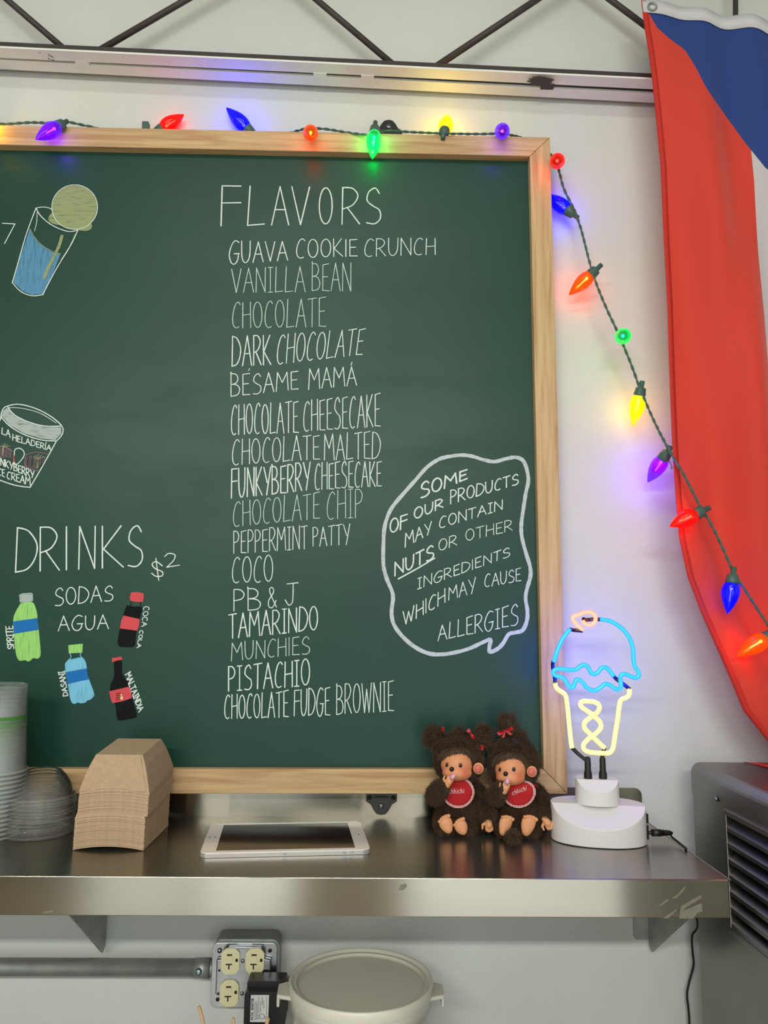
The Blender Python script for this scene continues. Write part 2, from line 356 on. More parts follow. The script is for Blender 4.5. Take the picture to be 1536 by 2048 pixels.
gl('$', .8, 'c .9 .72 .4 .88 .05 .7 .3 .5 .9 .38 .9 .15 .4 .08 .02 .22', 'l .35 1.05 .62 -.12'); gl('2', .8, 'c .02 .8 .3 1 .7 .9 .6 .5 .15 .1', 'l .15 .1 .98 .12'); gl('7', .8, 'l 0 1 1 .98 .2 0')
gl("'", .3, 'l .3 0 .7 1'); gl(' ', .5)
gl('c', .8, 'c .95 .6 .5 .72 .1 .5 .1 .15 .5 0 .95 .1'); gl('h', .8, 'l .1 1.1 .1 0', 'c .1 .4 .5 .68 .85 .5 .9 0')
gl('q', .4, 'l .5 .65 .5 0', 'l .5 .85 .5 .95')
_rc = [0]
def ribbon(mb, pts, w_, y, mi=0):
    _rc[0] += 1; y -= (_rc[0] % 14)*1.6e-5
    pts = [Vector((p.x, y-i*1.5e-6, p.z)) for i, p in enumerate(pts)]
    if len(pts) < 2: return
    for i in range(1, len(pts)-1):          # a sharp turn starts a new stroke
        if (pts[i]-pts[i-1]).normalized().dot((pts[i+1]-pts[i]).normalized()) < .35:
            ribbon(mb, pts[:i+1], w_, y, mi); ribbon(mb, pts[i:], w_, y, mi); return
    L_, R_ = [], []
    for i, p in enumerate(pts):
        a = (pts[i]-pts[i-1]).normalized() if i else (pts[1]-pts[0]).normalized()
        b = (pts[i+1]-pts[i]).normalized() if i < len(pts)-1 else a
        t = a+b
        if t.length < .3: t = a
        t.normalize(); n = Vector((-t.z, 0, t.x)); k = min(1.35, 1/max(.5, n.dot(Vector((-a.z, 0, a.x)))))
        ext = -t*w_*.4 if i == 0 else (t*w_*.4 if i == len(pts)-1 else Vector())
        ww = w_*.5*k*random.uniform(.88, 1.1)
        L_.append(p+n*ww+ext); R_.append(p-n*ww+ext)
    v = []
    for a, b in zip(L_, R_): v += [a, b]
    mb.add(v, [(2*i, 2*i+1, 2*i+3, 2*i+2) for i in range(len(pts)-1)], mi)
LY = BY-.0007
def glyph(ch): 
    w_, ss = G[ch]; out = []
    for s in ss:
        k, *n = s.split(); n = [float(v) for v in n]
        if k == 'o': out.append([(.5+.47*math.sin(t*math.pi/9+.2), .5+.49*math.cos(t*math.pi/9+.2)) for t in range(19)]); continue
        p = list(zip(n[::2], n[1::2]))
        if k == 'c': p = [(v.x, v.y) for v in spline([(a, b, 0) for a, b in p], 4)]
        out.append(p)
    return w_, out
def text(mb, txt, z, b0, b1, t0, t1, w_=1.9, Y=BY, spans=None, gap=.22, y=None, jit=.02):
    """hand lettering between two baseline and two top points, given in view z's units"""
    Q = [Vector((*z(*p), 0)) for p in (b0, b1, t0, t1)]
    ws = [G[c][0] for c in txt]; tot = sum(ws)+gap*(len(txt)-1); x = 0
    for i, c in enumerate(txt):
        gw, ss = glyph(c)
        if spans: u0, u1 = [(s-b0[0])/(b1[0]-b0[0]) for s in spans[i]]
        else: u0, u1 = x/tot, (x+gw)/tot
        x += gw+gap
        dj = random.uniform(-jit, jit); sl = random.uniform(-.03, .03)
        for s in ss:
            pts = []
            for (a, b) in s:
                u = u0+(u1-u0)*(a+sl*b); v = b*(1+dj)+dj*.6
                p = (Q[0]*(1-u)+Q[1]*u)*(1-v)+(Q[2]*(1-u)+Q[3]*u)*v
                pts.append(P(p.x, p.y, Y))
            ribbon(mb, pts, w_*.00089, y if y is not None else Y-.0007)
def chalk(name, col, cover=.9, dirx=(1, 1, 1), sc=60):
    m = mat(name, col, .85, spec=.15); nt = m.node_tree; N = nt.nodes; L = nt.links
    t = N.new('ShaderNodeTexCoord'); mp = N.new('ShaderNodeMapping'); mp.inputs['Scale'].default_value = dirx; mp.inputs['Rotation'].default_value = (0, .35, 0)
    n = N.new('ShaderNodeTexNoise'); n.inputs['Scale'].default_value = sc; n.inputs['Detail'].default_value = 6
    r = N.new('ShaderNodeValToRGB'); e = r.color_ramp.elements; e[0].position = .24; e[1].position = .48
    c = srgb(*col); bg = srgb(44, 84, 70); e[0].color = tuple(c[i]*cover+bg[i]*(1-cover) for i in range(3))+(1,); e[1].color = c
    L.new(t.outputs['Object'], mp.inputs[0]); L.new(mp.outputs[0], n.inputs['Vector']); L.new(n.outputs['Fac'], r.inputs[0]); L.new(r.outputs[0], N['Principled BSDF'].inputs['Base Color'])
    return m
C_w = chalk('white_chalk', (222, 234, 229), .72, (1, 1, .3), 420); C_thin = chalk('thin_white_chalk', (196, 216, 207), .7, (1, 1, .3), 420); C_bub = chalk('wide_white_chalk', (198, 208, 212), .6, (1, 1, 1), 160)
ZA = lambda x, y: (430+x/3.268, 340+y/3.268)
ZB = lambda x, y: (430+x/3.268, 860+y/3.268)
ZC = lambda x, y: (740+x/3.532, 890+y/3.532)
ZD = lambda x, y: (x/3.103, 340+y/3.103)
ZE = lambda x, y: (x/3.657, 1020+y/3.657)
def words(name, label, items, m_=C_w):
    mb = MB()
    for it in items:
        txt, z, x0, y0, x1, y1, t0, t1 = it[:8]; w_ = it[8] if len(it) > 8 else 1.9
        kw = it[9] if len(it) > 9 else {}
        tx = kw.pop('tx', (x0, x1)) if kw else (x0, x1)
        text(mb, txt, z, (x0, y0), (x1, y1), (tx[0], t0), (tx[1], t1), w_*1.02, **kw)
    return mb.build(name, m_, cb, label='chalk words '+label)
W = words
W('chalk_heading', 'FLAVORS', [('FLAVORS', ZA, 40, 366, 1085, 352, 105, 120, 2.5, dict(spans=[(40, 172), (210, 322), (370, 482), (500, 618), (678, 768), (828, 945), (980, 1086)], jit=0))])
W('chalk_line', 'GUAVA COOKIE CRUNCH', [('GUAVA', ZA, 92, 615, 475, 590, 468, 468, 2.0), ('COOKiE', ZA, 530, 580, 930, 562, 455, 452, 1.9), ('CRUNCH', ZA, 975, 567, 1440, 552, 450, 445, 1.7)])
W('chalk_line', 'VANILLA BEAN', [('VANILLA', ZA, 108, 803, 590, 797, 650, 628, 1.6), ('BEAN', ZA, 635, 790, 890, 792, 615, 605, 1.6)], C_thin)
W('chalk_line', 'CHOCOLATE', [('CHOCOLATE', ZA, 112, 1035, 725, 1024, 872, 830, 1.6)], C_thin)
W('chalk_line', 'DARK CHOCOLATE', [('DARK', ZA, 112, 1282, 365, 1270, 1085, 1075, 2.2), ('CHOCOLATE', ZA, 402, 1272, 962, 1205, 1080, 1036, 1.9, dict(tx=(412, 985)))])
W('chalk_line', 'BESAME MAMA with accents', [('BESAME', ZA, 105, 1482, 545, 1432, 1335, 1318, 1.8), ("'", ZA, 215, 1312, 232, 1310, 1300, 1298, 1.6), ('MAMA', ZA, 612, 1435, 925, 1408, 1298, 1290, 1.8), ("'", ZA, 885, 1278, 900, 1276, 1258, 1256, 1.6)])
W('chalk_line', 'CHOCOLATE CHEESECAKE', [('CHOCOLATE', ZA, 105, 1732, 545, 1716, 1540, 1512, 1.9), ('CHEESECAKE', ZA, 578, 1708, 1080, 1675, 1512, 1462, 1.8)])
W('chalk_line', 'CHOCOLATE MALTED', [('CHOCOLATE', ZB, 112, 230, 685, 190, 62, 35, 1.7), ('MALTED', ZB, 715, 198, 1080, 186, 35, 8, 1.7)])
W('chalk_line', 'FUNKYBERRY CHEESECAKE', [('FUNKYBERRY', ZB, 108, 447, 622, 392, 258, 215, 2.3), ('CHEESECAKE', ZB, 652, 392, 1088, 365, 218, 202, 1.8)])
W('chalk_line', 'CHOCOLATE CHIP', [('CHOCOLATE', ZB, 118, 632, 685, 578, 470, 408, 1.5), ('CHIP', ZB, 730, 585, 965, 570, 408, 378, 1.5)], C_thin)
W('chalk_line', 'PEPPERMINT PATTY', [('PEPPERMINT', ZB, 122, 808, 605, 775, 665, 622, 1.6), ('PATTY', ZB, 640, 760, 882, 748, 640, 612, 1.6)])
W('chalk_line', 'COCO', [('COCO', ZB, 112, 1000, 380, 992, 835, 818, 1.7)])
W('chalk_line', 'PB & J', [('PB', ZB, 122, 1182, 300, 1176, 1040, 1036, 1.9), ('&', ZB, 342, 1160, 402, 1158, 1036, 1034, 1.8), ('J', ZB, 455, 1145, 545, 1140, 1000, 995, 1.8)])
W('chalk_line', 'TAMARINDO', [('TAMARINDO', ZB, 92, 1362, 672, 1306, 1202, 1150, 2.2)])
W('chalk_line', 'MUNCHIES', [('MUNCHiES', ZB, 108, 1508, 620, 1462, 1390, 1348, 1.6)], C_thin)
W('chalk_line', 'PISTACHIO', [('PISTACHIO', ZB, 88, 1705, 620, 1668, 1546, 1497, 2.2)])
W('chalk_line', 'CHOCOLATE FUDGE BROWNIE', [('CHOCOLATE', ZB, 62, 1888, 480, 1874, 1738, 1702, 1.9), ('FUDGE', ZB, 518, 1868, 752, 1862, 1702, 1680, 1.9), ('BROWNIE', ZB, 795, 1858, 1168, 1835, 1668, 1642, 1.7)])
W('chalk_line', 'SOME OF OUR PRODUCTS', [('SOME', ZC, 355, 378, 685, 238, 268, 175, 3.1), ('OF', ZC, 140, 628, 262, 578, 530, 490, 2.8), ('OUR', ZC, 312, 528, 515, 440, 450, 375, 2.6), ('PRODUCTS', ZC, 568, 418, 1048, 275, 325, 202, 2.2)])
W('chalk_line', 'MAY CONTAIN', [('MAY', ZC, 248, 722, 432, 622, 625, 540, 2.0), ('CONTAIN', ZC, 488, 590, 935, 455, 510, 390, 1.9)])
W('chalk_line', 'NUTS underlined OR OTHER', [('NUTS', ZC, 175, 925, 450, 800, 832, 705, 2.8), ('OR', ZC, 485, 752, 612, 705, 672, 630, 1.7), ('OTHER', ZC, 675, 680, 1005, 603, 600, 528, 1.5)])
W('chalk_line', 'INGREDIENTS', [('INGREDiENTS', ZC, 335, 1018, 988, 785, 942, 720, 1.7)])
W('chalk_line', 'WHICH MAY CAUSE', [('WHiCH', ZC, 235, 1275, 530, 1110, 1178, 1012, 2.0), ('MAY', ZC, 555, 1095, 745, 1042, 1010, 932, 1.7), ('CAUSE', ZC, 808, 1005, 1065, 958, 918, 870, 1.7)])
W('chalk_line', 'ALLERGIES', [('ALLERGIES', ZC, 480, 1382, 1045, 1268, 1278, 1118, 1.8)])
mb = MB(); ribbon(mb, [P(*ZC(*p), BY) for p in [(200, 946), (330, 875), (456, 800)]], 2.6*.00089, LY); mb.build('underline', C_w, cb)
W('chalk_heading', 'DRINKS', [('DRiNKS', ZE, 115, 455, 1045, 410, 130, 114, 2.6, dict(spans=[(115, 270), (292, 435), (474, 500), (575, 700), (742, 902), (928, 1046)], jit=0))])
bubble = [(540, 85), (640, 72), (720, 80), (800, 105), (880, 118), (960, 98), (1035, 88), (1090, 125), (1118, 240), (1100, 340), (1083, 450), (1068, 560), (1072, 650), (1100, 760), (1130, 860), (1132, 930), (1110, 1010), (1098, 1080), (1112, 1180), (1105, 1250), (1075, 1310), (1020, 1325), (978, 1338), (940, 1400), (900, 1440), (848, 1462), (842, 1430), (850, 1375), (800, 1392), (680, 1445), (520, 1478), (400, 1468), (280, 1400), (180, 1290), (152, 1190), (162, 1060), (120, 950), (95, 850), (95, 700), (105, 570), (150, 450), (240, 340), (320, 250), (400, 160), (480, 105), (545, 84)]
mb = MB(); ribbon(mb, spline([P(*ZC(*p), BY) for p in bubble], 4), 7.4*.00089, LY); mb.build('speech_bubble', C_bub, cb, label='white chalk speech bubble outline')
W('chalk_price', '$2', [('$', ZE, 1108, 492, 1195, 500, 350, 372, 2.0), ('2', ZE, 1205, 432, 1315, 415, 318, 318, 1.9)])
W('chalk_line', 'SODAS', [('SODAS', ZE, 400, 702, 828, 662, 572, 553, 1.9)])
W('chalk_line', 'AGUA', [('AGUA', ZE, 428, 885, 795, 868, 778, 768, 1.9)])
W('chalk_price', '7', [('7', ZD, 14, 458, 92, 452, 330, 332, 1.8)])
# coloured chalk drawings
def fill(mb, z, pts, mi, lvl, smooth=0):
    pl = [P(*z(*p), BY) for p in pts]
    if smooth or len(pts) > 12: pl = spline(pl+[pl[0]], smooth or 3)[:-1]
    pl = [Vector((p.x, BY-.0004-.0003*lvl, p.z)) for p in pl]
    tri = tessellate_polygon([pl]); mb.add(pl, [tuple(t) for t in tri], mi)
def line(mb, z, pts, w_, mi, lvl, sm=4):
    q_ = [P(*z(*p), BY) for p in pts]
    if sm: q_ = spline(q_, sm)
    ribbon(mb, q_, w_*.00089, BY-.0004-.0003*lvl, mi)
K = dict(green=chalk('green_chalk', (158, 218, 122), .45, (1, 1, .08), 500), blue=chalk('blue_chalk', (38, 116, 190), .75, (1, 1, .08), 500), lblue=chalk('light_blue_chalk', (126, 198, 230), .6, (1, 1, .08), 500),
         red=chalk('red_chalk', (216, 84, 92), .7, (1, 1, .12), 500), black=chalk('black_chalk', (22, 24, 26), .9, sc=40), wblue=chalk('water_blue_chalk', (92, 146, 182), .25, (1, 1, .08), 450),
         cream=chalk('pale_yellow_chalk', (152, 162, 118), .3, (.10, 1, 1), 450), pink=chalk('pink_chalk', (160, 112, 138), .15, (1, 1, .2), 300), grey=chalk('grey_chalk', (172, 184, 182), .25, (.15, 1, .6), 450))
def drawing(name, label, mats, fn):
    mb = MB(); fn(mb); return mb.build(name, mats, cb, label=label)
def d_sprite(m):
    fill(m, ZE, [(140, 620), (165, 610), (225, 605), (240, 610), (243, 662), (225, 672), (160, 678), (145, 672)], 1, 0)
    fill(m, ZE, [(152, 682), (234, 672), (262, 718), (272, 760), (276, 800), (284, 880), (292, 960), (298, 1040), (292, 1075), (270, 1088), (245, 1083), (225, 1100), (205, 1108), (185, 1098), (158, 1103), (133, 1095), (115, 1040), (105, 950), (98, 860), (98, 800), (112, 750)], 0, 0)
    fill(m, ZE, [(98, 815), (275, 790), (283, 876), (103, 906)], 2, 1)
drawing('bottle_drawing', 'green soda bottle drawn in chalk', [K['green'], K['grey'], K['blue']], d_sprite)
def d_coke(m):
    fill(m, ZE, [(960, 603), (1010, 600), (1050, 610), (1052, 640), (1045, 672), (1000, 672), (955, 664), (950, 640)], 1, 0)
    line(m, ZE, [(960, 668), (956, 700)], 1.3, 0, 0, 0); line(m, ZE, [(1030, 675), (1028, 710)], 1.3, 0, 0, 0)
    fill(m, ZE, [(930, 695), (970, 705), (1010, 705), (1040, 714), (1032, 760), (1022, 800), (1018, 850), (1000, 885), (992, 960), (984, 995), (960, 1005), (925, 1003), (890, 1002), (866, 990), (862, 950), (876, 875), (900, 775), (915, 725)], 0, 0)
    fill(m, ZE, [(904, 772), (1022, 798), (1018, 850), (1003, 882), (878, 866), (888, 810)], 1, 1)
drawing('bottle_drawing', 'dark cola bottle drawn in chalk with red label', [K['black'], K['red']], d_coke)
def d_das(m):
    fill(m, ZE, [(500, 988), (606, 978), (602, 1044), (503, 1048)], 1, 0)
    line(m, ZE, [(513, 1050), (521, 1076), (500, 1098)], 1.4, 0, 0, 2); line(m, ZE, [(591, 1045), (588, 1065), (603, 1082)], 1.4, 0, 0, 2)
    fill(m, ZE, [(476, 1125), (498, 1098), (550, 1085), (592, 1078), (615, 1090), (632, 1130), (640, 1200), (660, 1260), (686, 1330), (688, 1360), (660, 1388), (640, 1392), (625, 1408), (590, 1413), (568, 1408), (545, 1418), (520, 1400), (505, 1330), (495, 1260), (480, 1190)], 0, 0)
    fill(m, ZE, [(482, 1186), (634, 1158), (650, 1240), (590, 1250), (495, 1274)], 2, 1)
drawing('bottle_drawing', 'light blue water bottle drawn in chalk', [K['lblue'], K['green'], K['blue']], d_das)
def d_malta(m):
    fill(m, ZE, [(818, 1084), (890, 1072), (896, 1096), (860, 1100), (822, 1113)], 1, 1)
    fill(m, ZE, [(832, 1105), (890, 1097), (892, 1160), (900, 1205), (938, 1262), (958, 1310), (970, 1385), (986, 1440), (1002, 1500), (990, 1520), (930, 1532), (872, 1540), (855, 1520), (842, 1420), (812, 1385), (803, 1330), (812, 1268), (835, 1212)], 0, 0)
    fill(m, ZE, [(799, 1326), (860, 1312), (950, 1290), (962, 1330), (964, 1375), (900, 1398), (822, 1412), (808, 1370)], 1, 1)
    for i in range(4): line(m, ZE, [(850, 1345+i*14), (880, 1338+i*15)], 1, 0, 2, 0)
    fill(m, ZE, [(884, 1345), (892, 1345), (894, 1366), (886, 1366)], 2, 2); fill(m, ZE, [(878, 1368), (900, 1362), (900, 1384), (884, 1388)], 2, 2)
drawing('bottle_drawing', 'dark malt bottle drawn in chalk with red cap', [K['black'], K['red'], chalk('yellow_chalk', (235, 215, 150), .9)], d_malta)
W('chalk_name', 'SPRITE', [('SPRITE', ZE, 103, 1016, 95, 848, 1018, 850, 1.9, dict(tx=(58, 44)))])
W('chalk_name', 'DASANI', [('DASANI', ZE, 497, 1356, 472, 1176, 1364, 1184, 1.9, dict(tx=(464, 428)))])
W('chalk_name', 'COCA COLA', [('COCA', ZE, 1052, 708, 1038, 852, 702, 852, 1.5, dict(tx=(1094, 1072))), ('COLA', ZE, 1024, 882, 1002, 1008, 878, 1006, 1.5, dict(tx=(1050, 1030)))])
W('chalk_name', 'MALTAINDIA', [('MALTAINDiA', ZE, 918, 1206, 1016, 1478, 1180, 1456, 1.9, dict(tx=(955, 1052)))])
def d_float(m):
    fill(m, ZD, [(185, 368), (205, 410), (240, 455), (290, 490), (340, 512), (376, 522), (330, 640), (270, 768), (200, 776), (140, 752), (82, 696), (120, 560)], 0, 0)
    c = [(465+142*math.cos(t*.2618), 232+138*math.sin(t*.2618)) for t in range(24)]
    fill(m, ZD, c, 1, 0); line(m, ZD, c+[c[0]], 1.4, 2, 2)
    fill(m, ZD, [(300, 300), (315, 275), (345, 270), (400, 320), (470, 345), (530, 350), (552, 328), (572, 340), (565, 368), (530, 380), (480, 372), (420, 352), (350, 340), (310, 325)], 1, 1, 2)
    line(m, ZD, [(385, 412), (368, 470), (340, 530), (300, 610), (275, 668)], 6.5, 1, 1)
    line(m, ZD, [(225, 238), (165, 400), (110, 590), (78, 700)], 1.8, 2, 2); line(m, ZD, [(485, 375), (440, 470), (360, 600), (300, 710), (268, 775)], 1.8, 2, 2)
    line(m, ZD, [(78, 700), (130, 755), (200, 782), (268, 775)], 1.8, 2, 2); line(m, ZD, [(225, 238), (250, 282), (300, 328), (360, 362), (430, 384), (485, 375)], 1.8, 2, 2)
    line(m, ZD, [(225, 238), (262, 232), (300, 236), (322, 246)], 1.6, 2, 2); line(m, ZD, [(186, 366), (225, 432), (280, 482), (340, 512), (376, 522)], 1.6, 1, 2)
    line(m, ZD, [(232, 262), (228, 330), (215, 380)], 1.2, 2, 1); line(m, ZD, [(470, 395), (430, 480), (378, 560)], 1.2, 1, 1)
drawing('glass_drawing', 'chalk drawing of an ice cream float in a tall glass', [K['wblue'], K['cream'], C_w], d_float)
def d_tub(m):
    line(m, ZD, [(8, 1520), (20, 1485), (50, 1465), (120, 1455), (220, 1480), (320, 1532), (386, 1592), (388, 1640), (350, 1685)], 2.0, 0, 1)
    line(m, ZD, [(50, 1470), (90, 1520), (180, 1565), (280, 1590), (384, 1590)], 2.0, 0, 1); line(m, ZD, [(60, 1475), (140, 1480), (250, 1510), (350, 1570)], 1.2, 0, 1)
    fill(m, ZD, [(45, 1475), (90, 1528), (180, 1572), (280, 1597), (380, 1597), (382, 1635), (345, 1676), (260, 1668), (150, 1635), (60, 1582), (12, 1528), (20, 1495)], 1, 0)
    line(m, ZD, [(5, 1530), (60, 1588), (150, 1642), (260, 1676), (350, 1682)], 1.9, 0, 1)
    line(m, ZD, [(350, 1685), (270, 1830), (188, 1970)], 2.0, 0, 1); line(m, ZD, [(188, 1970), (100, 1958), (0, 1925), (-60, 1890)], 2.0, 0, 1); line(m, ZD, [(8, 1520), (5, 1545), (-40, 1640), (-80, 1800)], 2.0, 0, 1)
    for i in range(11):
        x = 160+i*12; line(m, ZD, [(x, 1772+abs(i-5)*1.5), (x-6, 1850-max(0, i-6)*10)], 1.1, 2, 0, 0)
        x = -20+i*9; line(m, ZD, [(x, 1722+i), (x-3, 1784)], 1.0, 2, 0, 0)
    line(m, ZD, [(160, 1768), (225, 1752), (300, 1764)], 1.3, 2, 1); line(m, ZD, [(152, 1812), (170, 1848), (238, 1868)], 1.3, 2, 1); line(m, ZD, [(-10, 1715), (40, 1722), (82, 1748)], 1.3, 2, 1)
    for i in range(5): line(m, ZD, [(232+random.uniform(-5, 5), 1850), (230, 1800), (205+i*18, 1762+abs(i-2)*9)], 1.2, 3, 1); line(m, ZD, [(16, 1770), (22, 1725), (0+i*16, 1695+abs(i-2)*9)], 1.2, 3, 1)
    for i in range(4): line(m, ZD, [(175+i*28, 1775), (172+i*27, 1840)], 1.0, 5, 1, 0)
    line(m, ZD, [(90, 1770), (95, 1735), (125, 1728), (150, 1750), (145, 1785), (98, 1832), (88, 1790)], 1.8, 0, 1); line(m, ZD, [(88, 1775), (90, 1800), (97, 1828)], 1.6, 4, 2)
drawing('tub_drawing', 'chalk drawing of an ice cream tub', [C_w, K['grey'], K['pink'], K['cream'], K['red'], K['black']], d_tub)
W('chalk_name', 'LA HELADERIA', [('LA', ZD, 12, 1636, 66, 1662, 1600, 1618, 1.7), ('HELADERiA', ZD, 80, 1678, 318, 1745, 1640, 1712, 1.6), ("'", ZD, 282, 1700, 292, 1702, 1688, 1690, 1.3)])
W('chalk_name', 'FUNKYBERRY ICE CREAM', [('UNKYBERRY', ZD, -22, 1820, 212, 1915, 1778, 1870, 1.8), ('F', ZD, -50, 1808, -30, 1815, 1765, 1772, 1.8), ('CE', ZD, -8, 1892, 30, 1905, 1852, 1862, 1.7), ('CREAM', ZD, 45, 1915, 190, 1958, 1872, 1910, 1.7)])
# ---------------- steel wall shelf ----------------
SXL, SXR, SYF = -1.35, .476, -.311
sh = thing('wall_shelf', 'long brushed stainless steel wall shelf with a low backsplash under the chalkboard', 'shelf', (-.3, -.15, SHZ))
T = .0016
MB().box((SXL, SYF, SHZ-T), (SXR, -.0035, SHZ)).build('shelf_top', M_steel, sh, uv=True)
MB().box((SXL, SYF-.0016, SHZ-.0465), (SXR, SYF, SHZ)).build('front_fascia', M_steel, sh, uv=True, bevel=.0012)
MB().box((SXR-.0016, SYF, SHZ-.0465), (SXR, -.004, SHZ-T)).build('side_fascia', M_steel, sh, uv=True)
pl = [(SXL, SHZ), (SXR, SHZ)] + [(SXR-.012+.012*math.cos(a*.262), SHZ+.0385+.012*math.sin(a*.262)) for a in range(7)] + [(SXL, SHZ+.0505)]
MB().prism([(x, -.002, z) for x, z in pl], (0, -.0016, 0)).build('backsplash', M_steel, sh, uv=True)
# worn sticker residue on the fascia
M_res = mat('sticker_residue', (128, 124, 110), .65, noise=.2, nscale=80)
def fas(pts, nm):
    q_ = [P(x, y, SYF-.0018) for x, y in pts]; mb = MB(); tri = tessellate_polygon([q_]); mb.add(q_, [tuple(t) for t in tri]); mb.build(nm, M_res, sh)
for pts in ([(1343, 1797), (1356, 1787), (1372, 1770), (1368, 1781), (1352, 1797)], [(1358, 1837), (1362, 1812), (1400, 1790), (1404, 1795), (1372, 1815), (1365, 1822), (1403, 1806), (1405, 1822), (1395, 1826), (1386, 1837)],
            [(1315, 1813), (1334, 1798), (1338, 1800), (1326, 1809)], [(1325, 1836), (1352, 1818), (1354, 1821), (1336, 1837)], [(797, 1780), (801, 1770), (812, 1767), (814, 1773), (806, 1781)], [(83, 1827), (92, 1822), (107, 1820), (106, 1825)]):
    fas(pts, 'tape_residue')
def shelf_bracket(pxb, pyb, tip, fl0, fl1, label, pxf):
    x = P(pxb, pyb, -.005).x; zt = SHZ-.002; zb = P(*tip, -.012).z; q_ = PX(*pxf, x); yf = max(SYF+.004, -.012+(q_.y+.012)*(zt-zb)/(q_.z-zb))
    t = thing('shelf_bracket', label, 'bracket', (x, -.004, zt), 'steel brackets under the wall shelf')
    MB().prism([(x-.001, -.002, zt), (x-.001, yf, zt), (x-.001, -.016, zb), (x-.001, -.010, zb), (x-.001, -.002, zb+.006)], (.002, 0, 0)).build('gusset', M_galv, t)
    xf = P(fl0, 1880, -.003).x
    MB().prism([(xf, -.0012, zt), (x, -.0012, zt), (x, -.0012, zb+.014), (xf+.004, -.0012, zb+.014), (xf, -.0012, zb+.018)], (0, -.002, 0)).build('wall_flange', M_galv, t)
shelf_bracket(211, 1850, (203, 1903), 177, 0, 'left grey steel bracket under the shelf above the conduit', (138, 1832))
shelf_bracket(1299, 1860, (1306, 1902), 1268, 0, 'right grey steel bracket under the shelf beside the steel cabinet', (1375, 1840))

# ---------------- refrigerated steel cabinet ----------------
CX = .5385; cz = P(1395, 1524, -.06).z
rc = thing('refrigerator_cabinet', 'large stainless steel refrigeration cabinet with side louvres at the right edge', 'cabinet', (1.0, -.5, 0))
YF = -.95; X1 = 1.6
MB().box((CX+.026, YF+.003, .06), (X1, -.065, cz-.045)).build('cabinet_body', M_steeld, rc, uv=True)
pl = [(CX, cz-.05), (CX, cz-.016)] + [(CX+.016-.016*math.cos(a*.2618), cz-.016+.016*math.sin(a*.2618)) for a in range(1, 7)] + [(X1, cz), (X1, cz-.05)]
MB().prism([(x, -.060, z) for x, z in pl], (0, YF-.01+.06, 0)).build('cabinet_top', M_steeld, rc, uv=True)
for a, b in ((-.10, -.14), (YF+.1, YF+.14)): MB().box((CX+.02, a, 0), (CX+.06, b, .06)).build('foot', M_rubber, rc)
MB().box((X1-.06, -.10, 0), (X1-.02, -.14, .06)).build('foot', M_rubber, rc); MB().box((X1-.06, YF+.1, 0), (X1-.02, YF+.14, .06)).build('foot', M_rubber, rc)
y0, z0 = -.184, PX(1444, 1624, CX).z; yb = -.74; zb = PX(1455, 1845, CX).z
for a_, b_ in (((y0, .06), (-.062, cz-.045)), ((YF, .06), (yb, cz-.045)), ((yb, z0), (y0, cz-.045)), ((yb, .06), (y0, zb))):
    MB().box((CX+.001, a_[0], a_[1]), (CX+.0255, b_[0], b_[1])).build('side_sheet', M_steeld, rc, uv=True)
gr = MB(); gt = .004
gr.box((CX-gt, y0+.005, zb-.008), (CX+.001, y0-.001, z0+.008)).box((CX-gt, yb+.001, zb-.008), (CX+.001, yb-.006, z0+.008)).box((CX-gt, yb, z0), (CX+.001, y0, z0+.008)).box((CX-gt, yb, zb-.008), (CX+.001, y0, zb))
gf = gr.build('louvre_frame', M_steeld, rc, uv=True, bevel=.001)
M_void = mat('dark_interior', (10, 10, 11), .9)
MB().box((CX+.022, yb, zb), (CX+.0255, y0, z0)).build('louvre_shade', M_void, rc)  # near-black sheet, paints the shade seen between the slats
nl = 7; hh = (z0-zb)/nl
for i in range(nl):
    za = z0-i*hh
    a_ = [(CX+.020, za-hh*.10), (CX-.003, za-hh*.74), (CX-.003, za-hh*1.0), (CX+.001, za-hh*.98), (CX+.0005, za-hh*.80), (CX+.020, za-hh*.20)]
    MB().prism([(x, y0-.0005, z) for x, z in a_], (0, yb-y0+.001, 0)).build('louvre', M_steeld, rc, uv=True)
c = PX(1433, 1598, CX-.001); MB().lathe([(0, 0), (0, .004), (.002, .0036), (.003, .0015), (.003, 0)], c, (-1, 0, 0), 12).build('rivet', M_screw, rc)

# ---------------- flag ----------------
FLY = -.105
fl = thing('flag', 'long red blue and white striped flag hanging by its hoist on the right wall', 'flag', (.75, FLY, 2.8))
ledge = [(2, 1283), (14, 1284), (60, 1290), (108, 1298), (160, 1305), (330, 1323), (600, 1337), (800, 1342), (900, 1345), (1000, 1351), (1077, 1357), (1154, 1373), (1226, 1400), (1285, 1426), (1362, 1460), (1420, 1484), (1485, 1536), (1515, 1575)]
bd = [(1298, 26), (1301, 32), (1314, 55), (1340, 78), (1369, 99), (1392, 135), (1413, 177), (1450, 230), (1489, 284), (1536, 342)]
M_flag = mat('flag_cloth', (205, 58, 42), .75, sheen=.2, sub=0, bump=.15, bscale=500, bdist=.0003)
nt = M_flag.node_tree; N = nt.nodes; L = nt.links
at = N.new('ShaderNodeAttribute'); at.attribute_name = 'stripe'; at2 = N.new('ShaderNodeAttribute'); at2.attribute_name = 'blue'
mm = N.new('ShaderNodeMath'); mm.operation = 'MULTIPLY'; mm.inputs[1].default_value = 2.5; fr = N.new('ShaderNodeMath'); fr.operation = 'FRACT'; gt_ = N.new('ShaderNodeMath'); gt_.operation = 'GREATER_THAN'; gt_.inputs[1].default_value = .5
g2 = N.new('ShaderNodeMath'); g2.operation = 'GREATER_THAN'; g2.inputs[1].default_value = 0
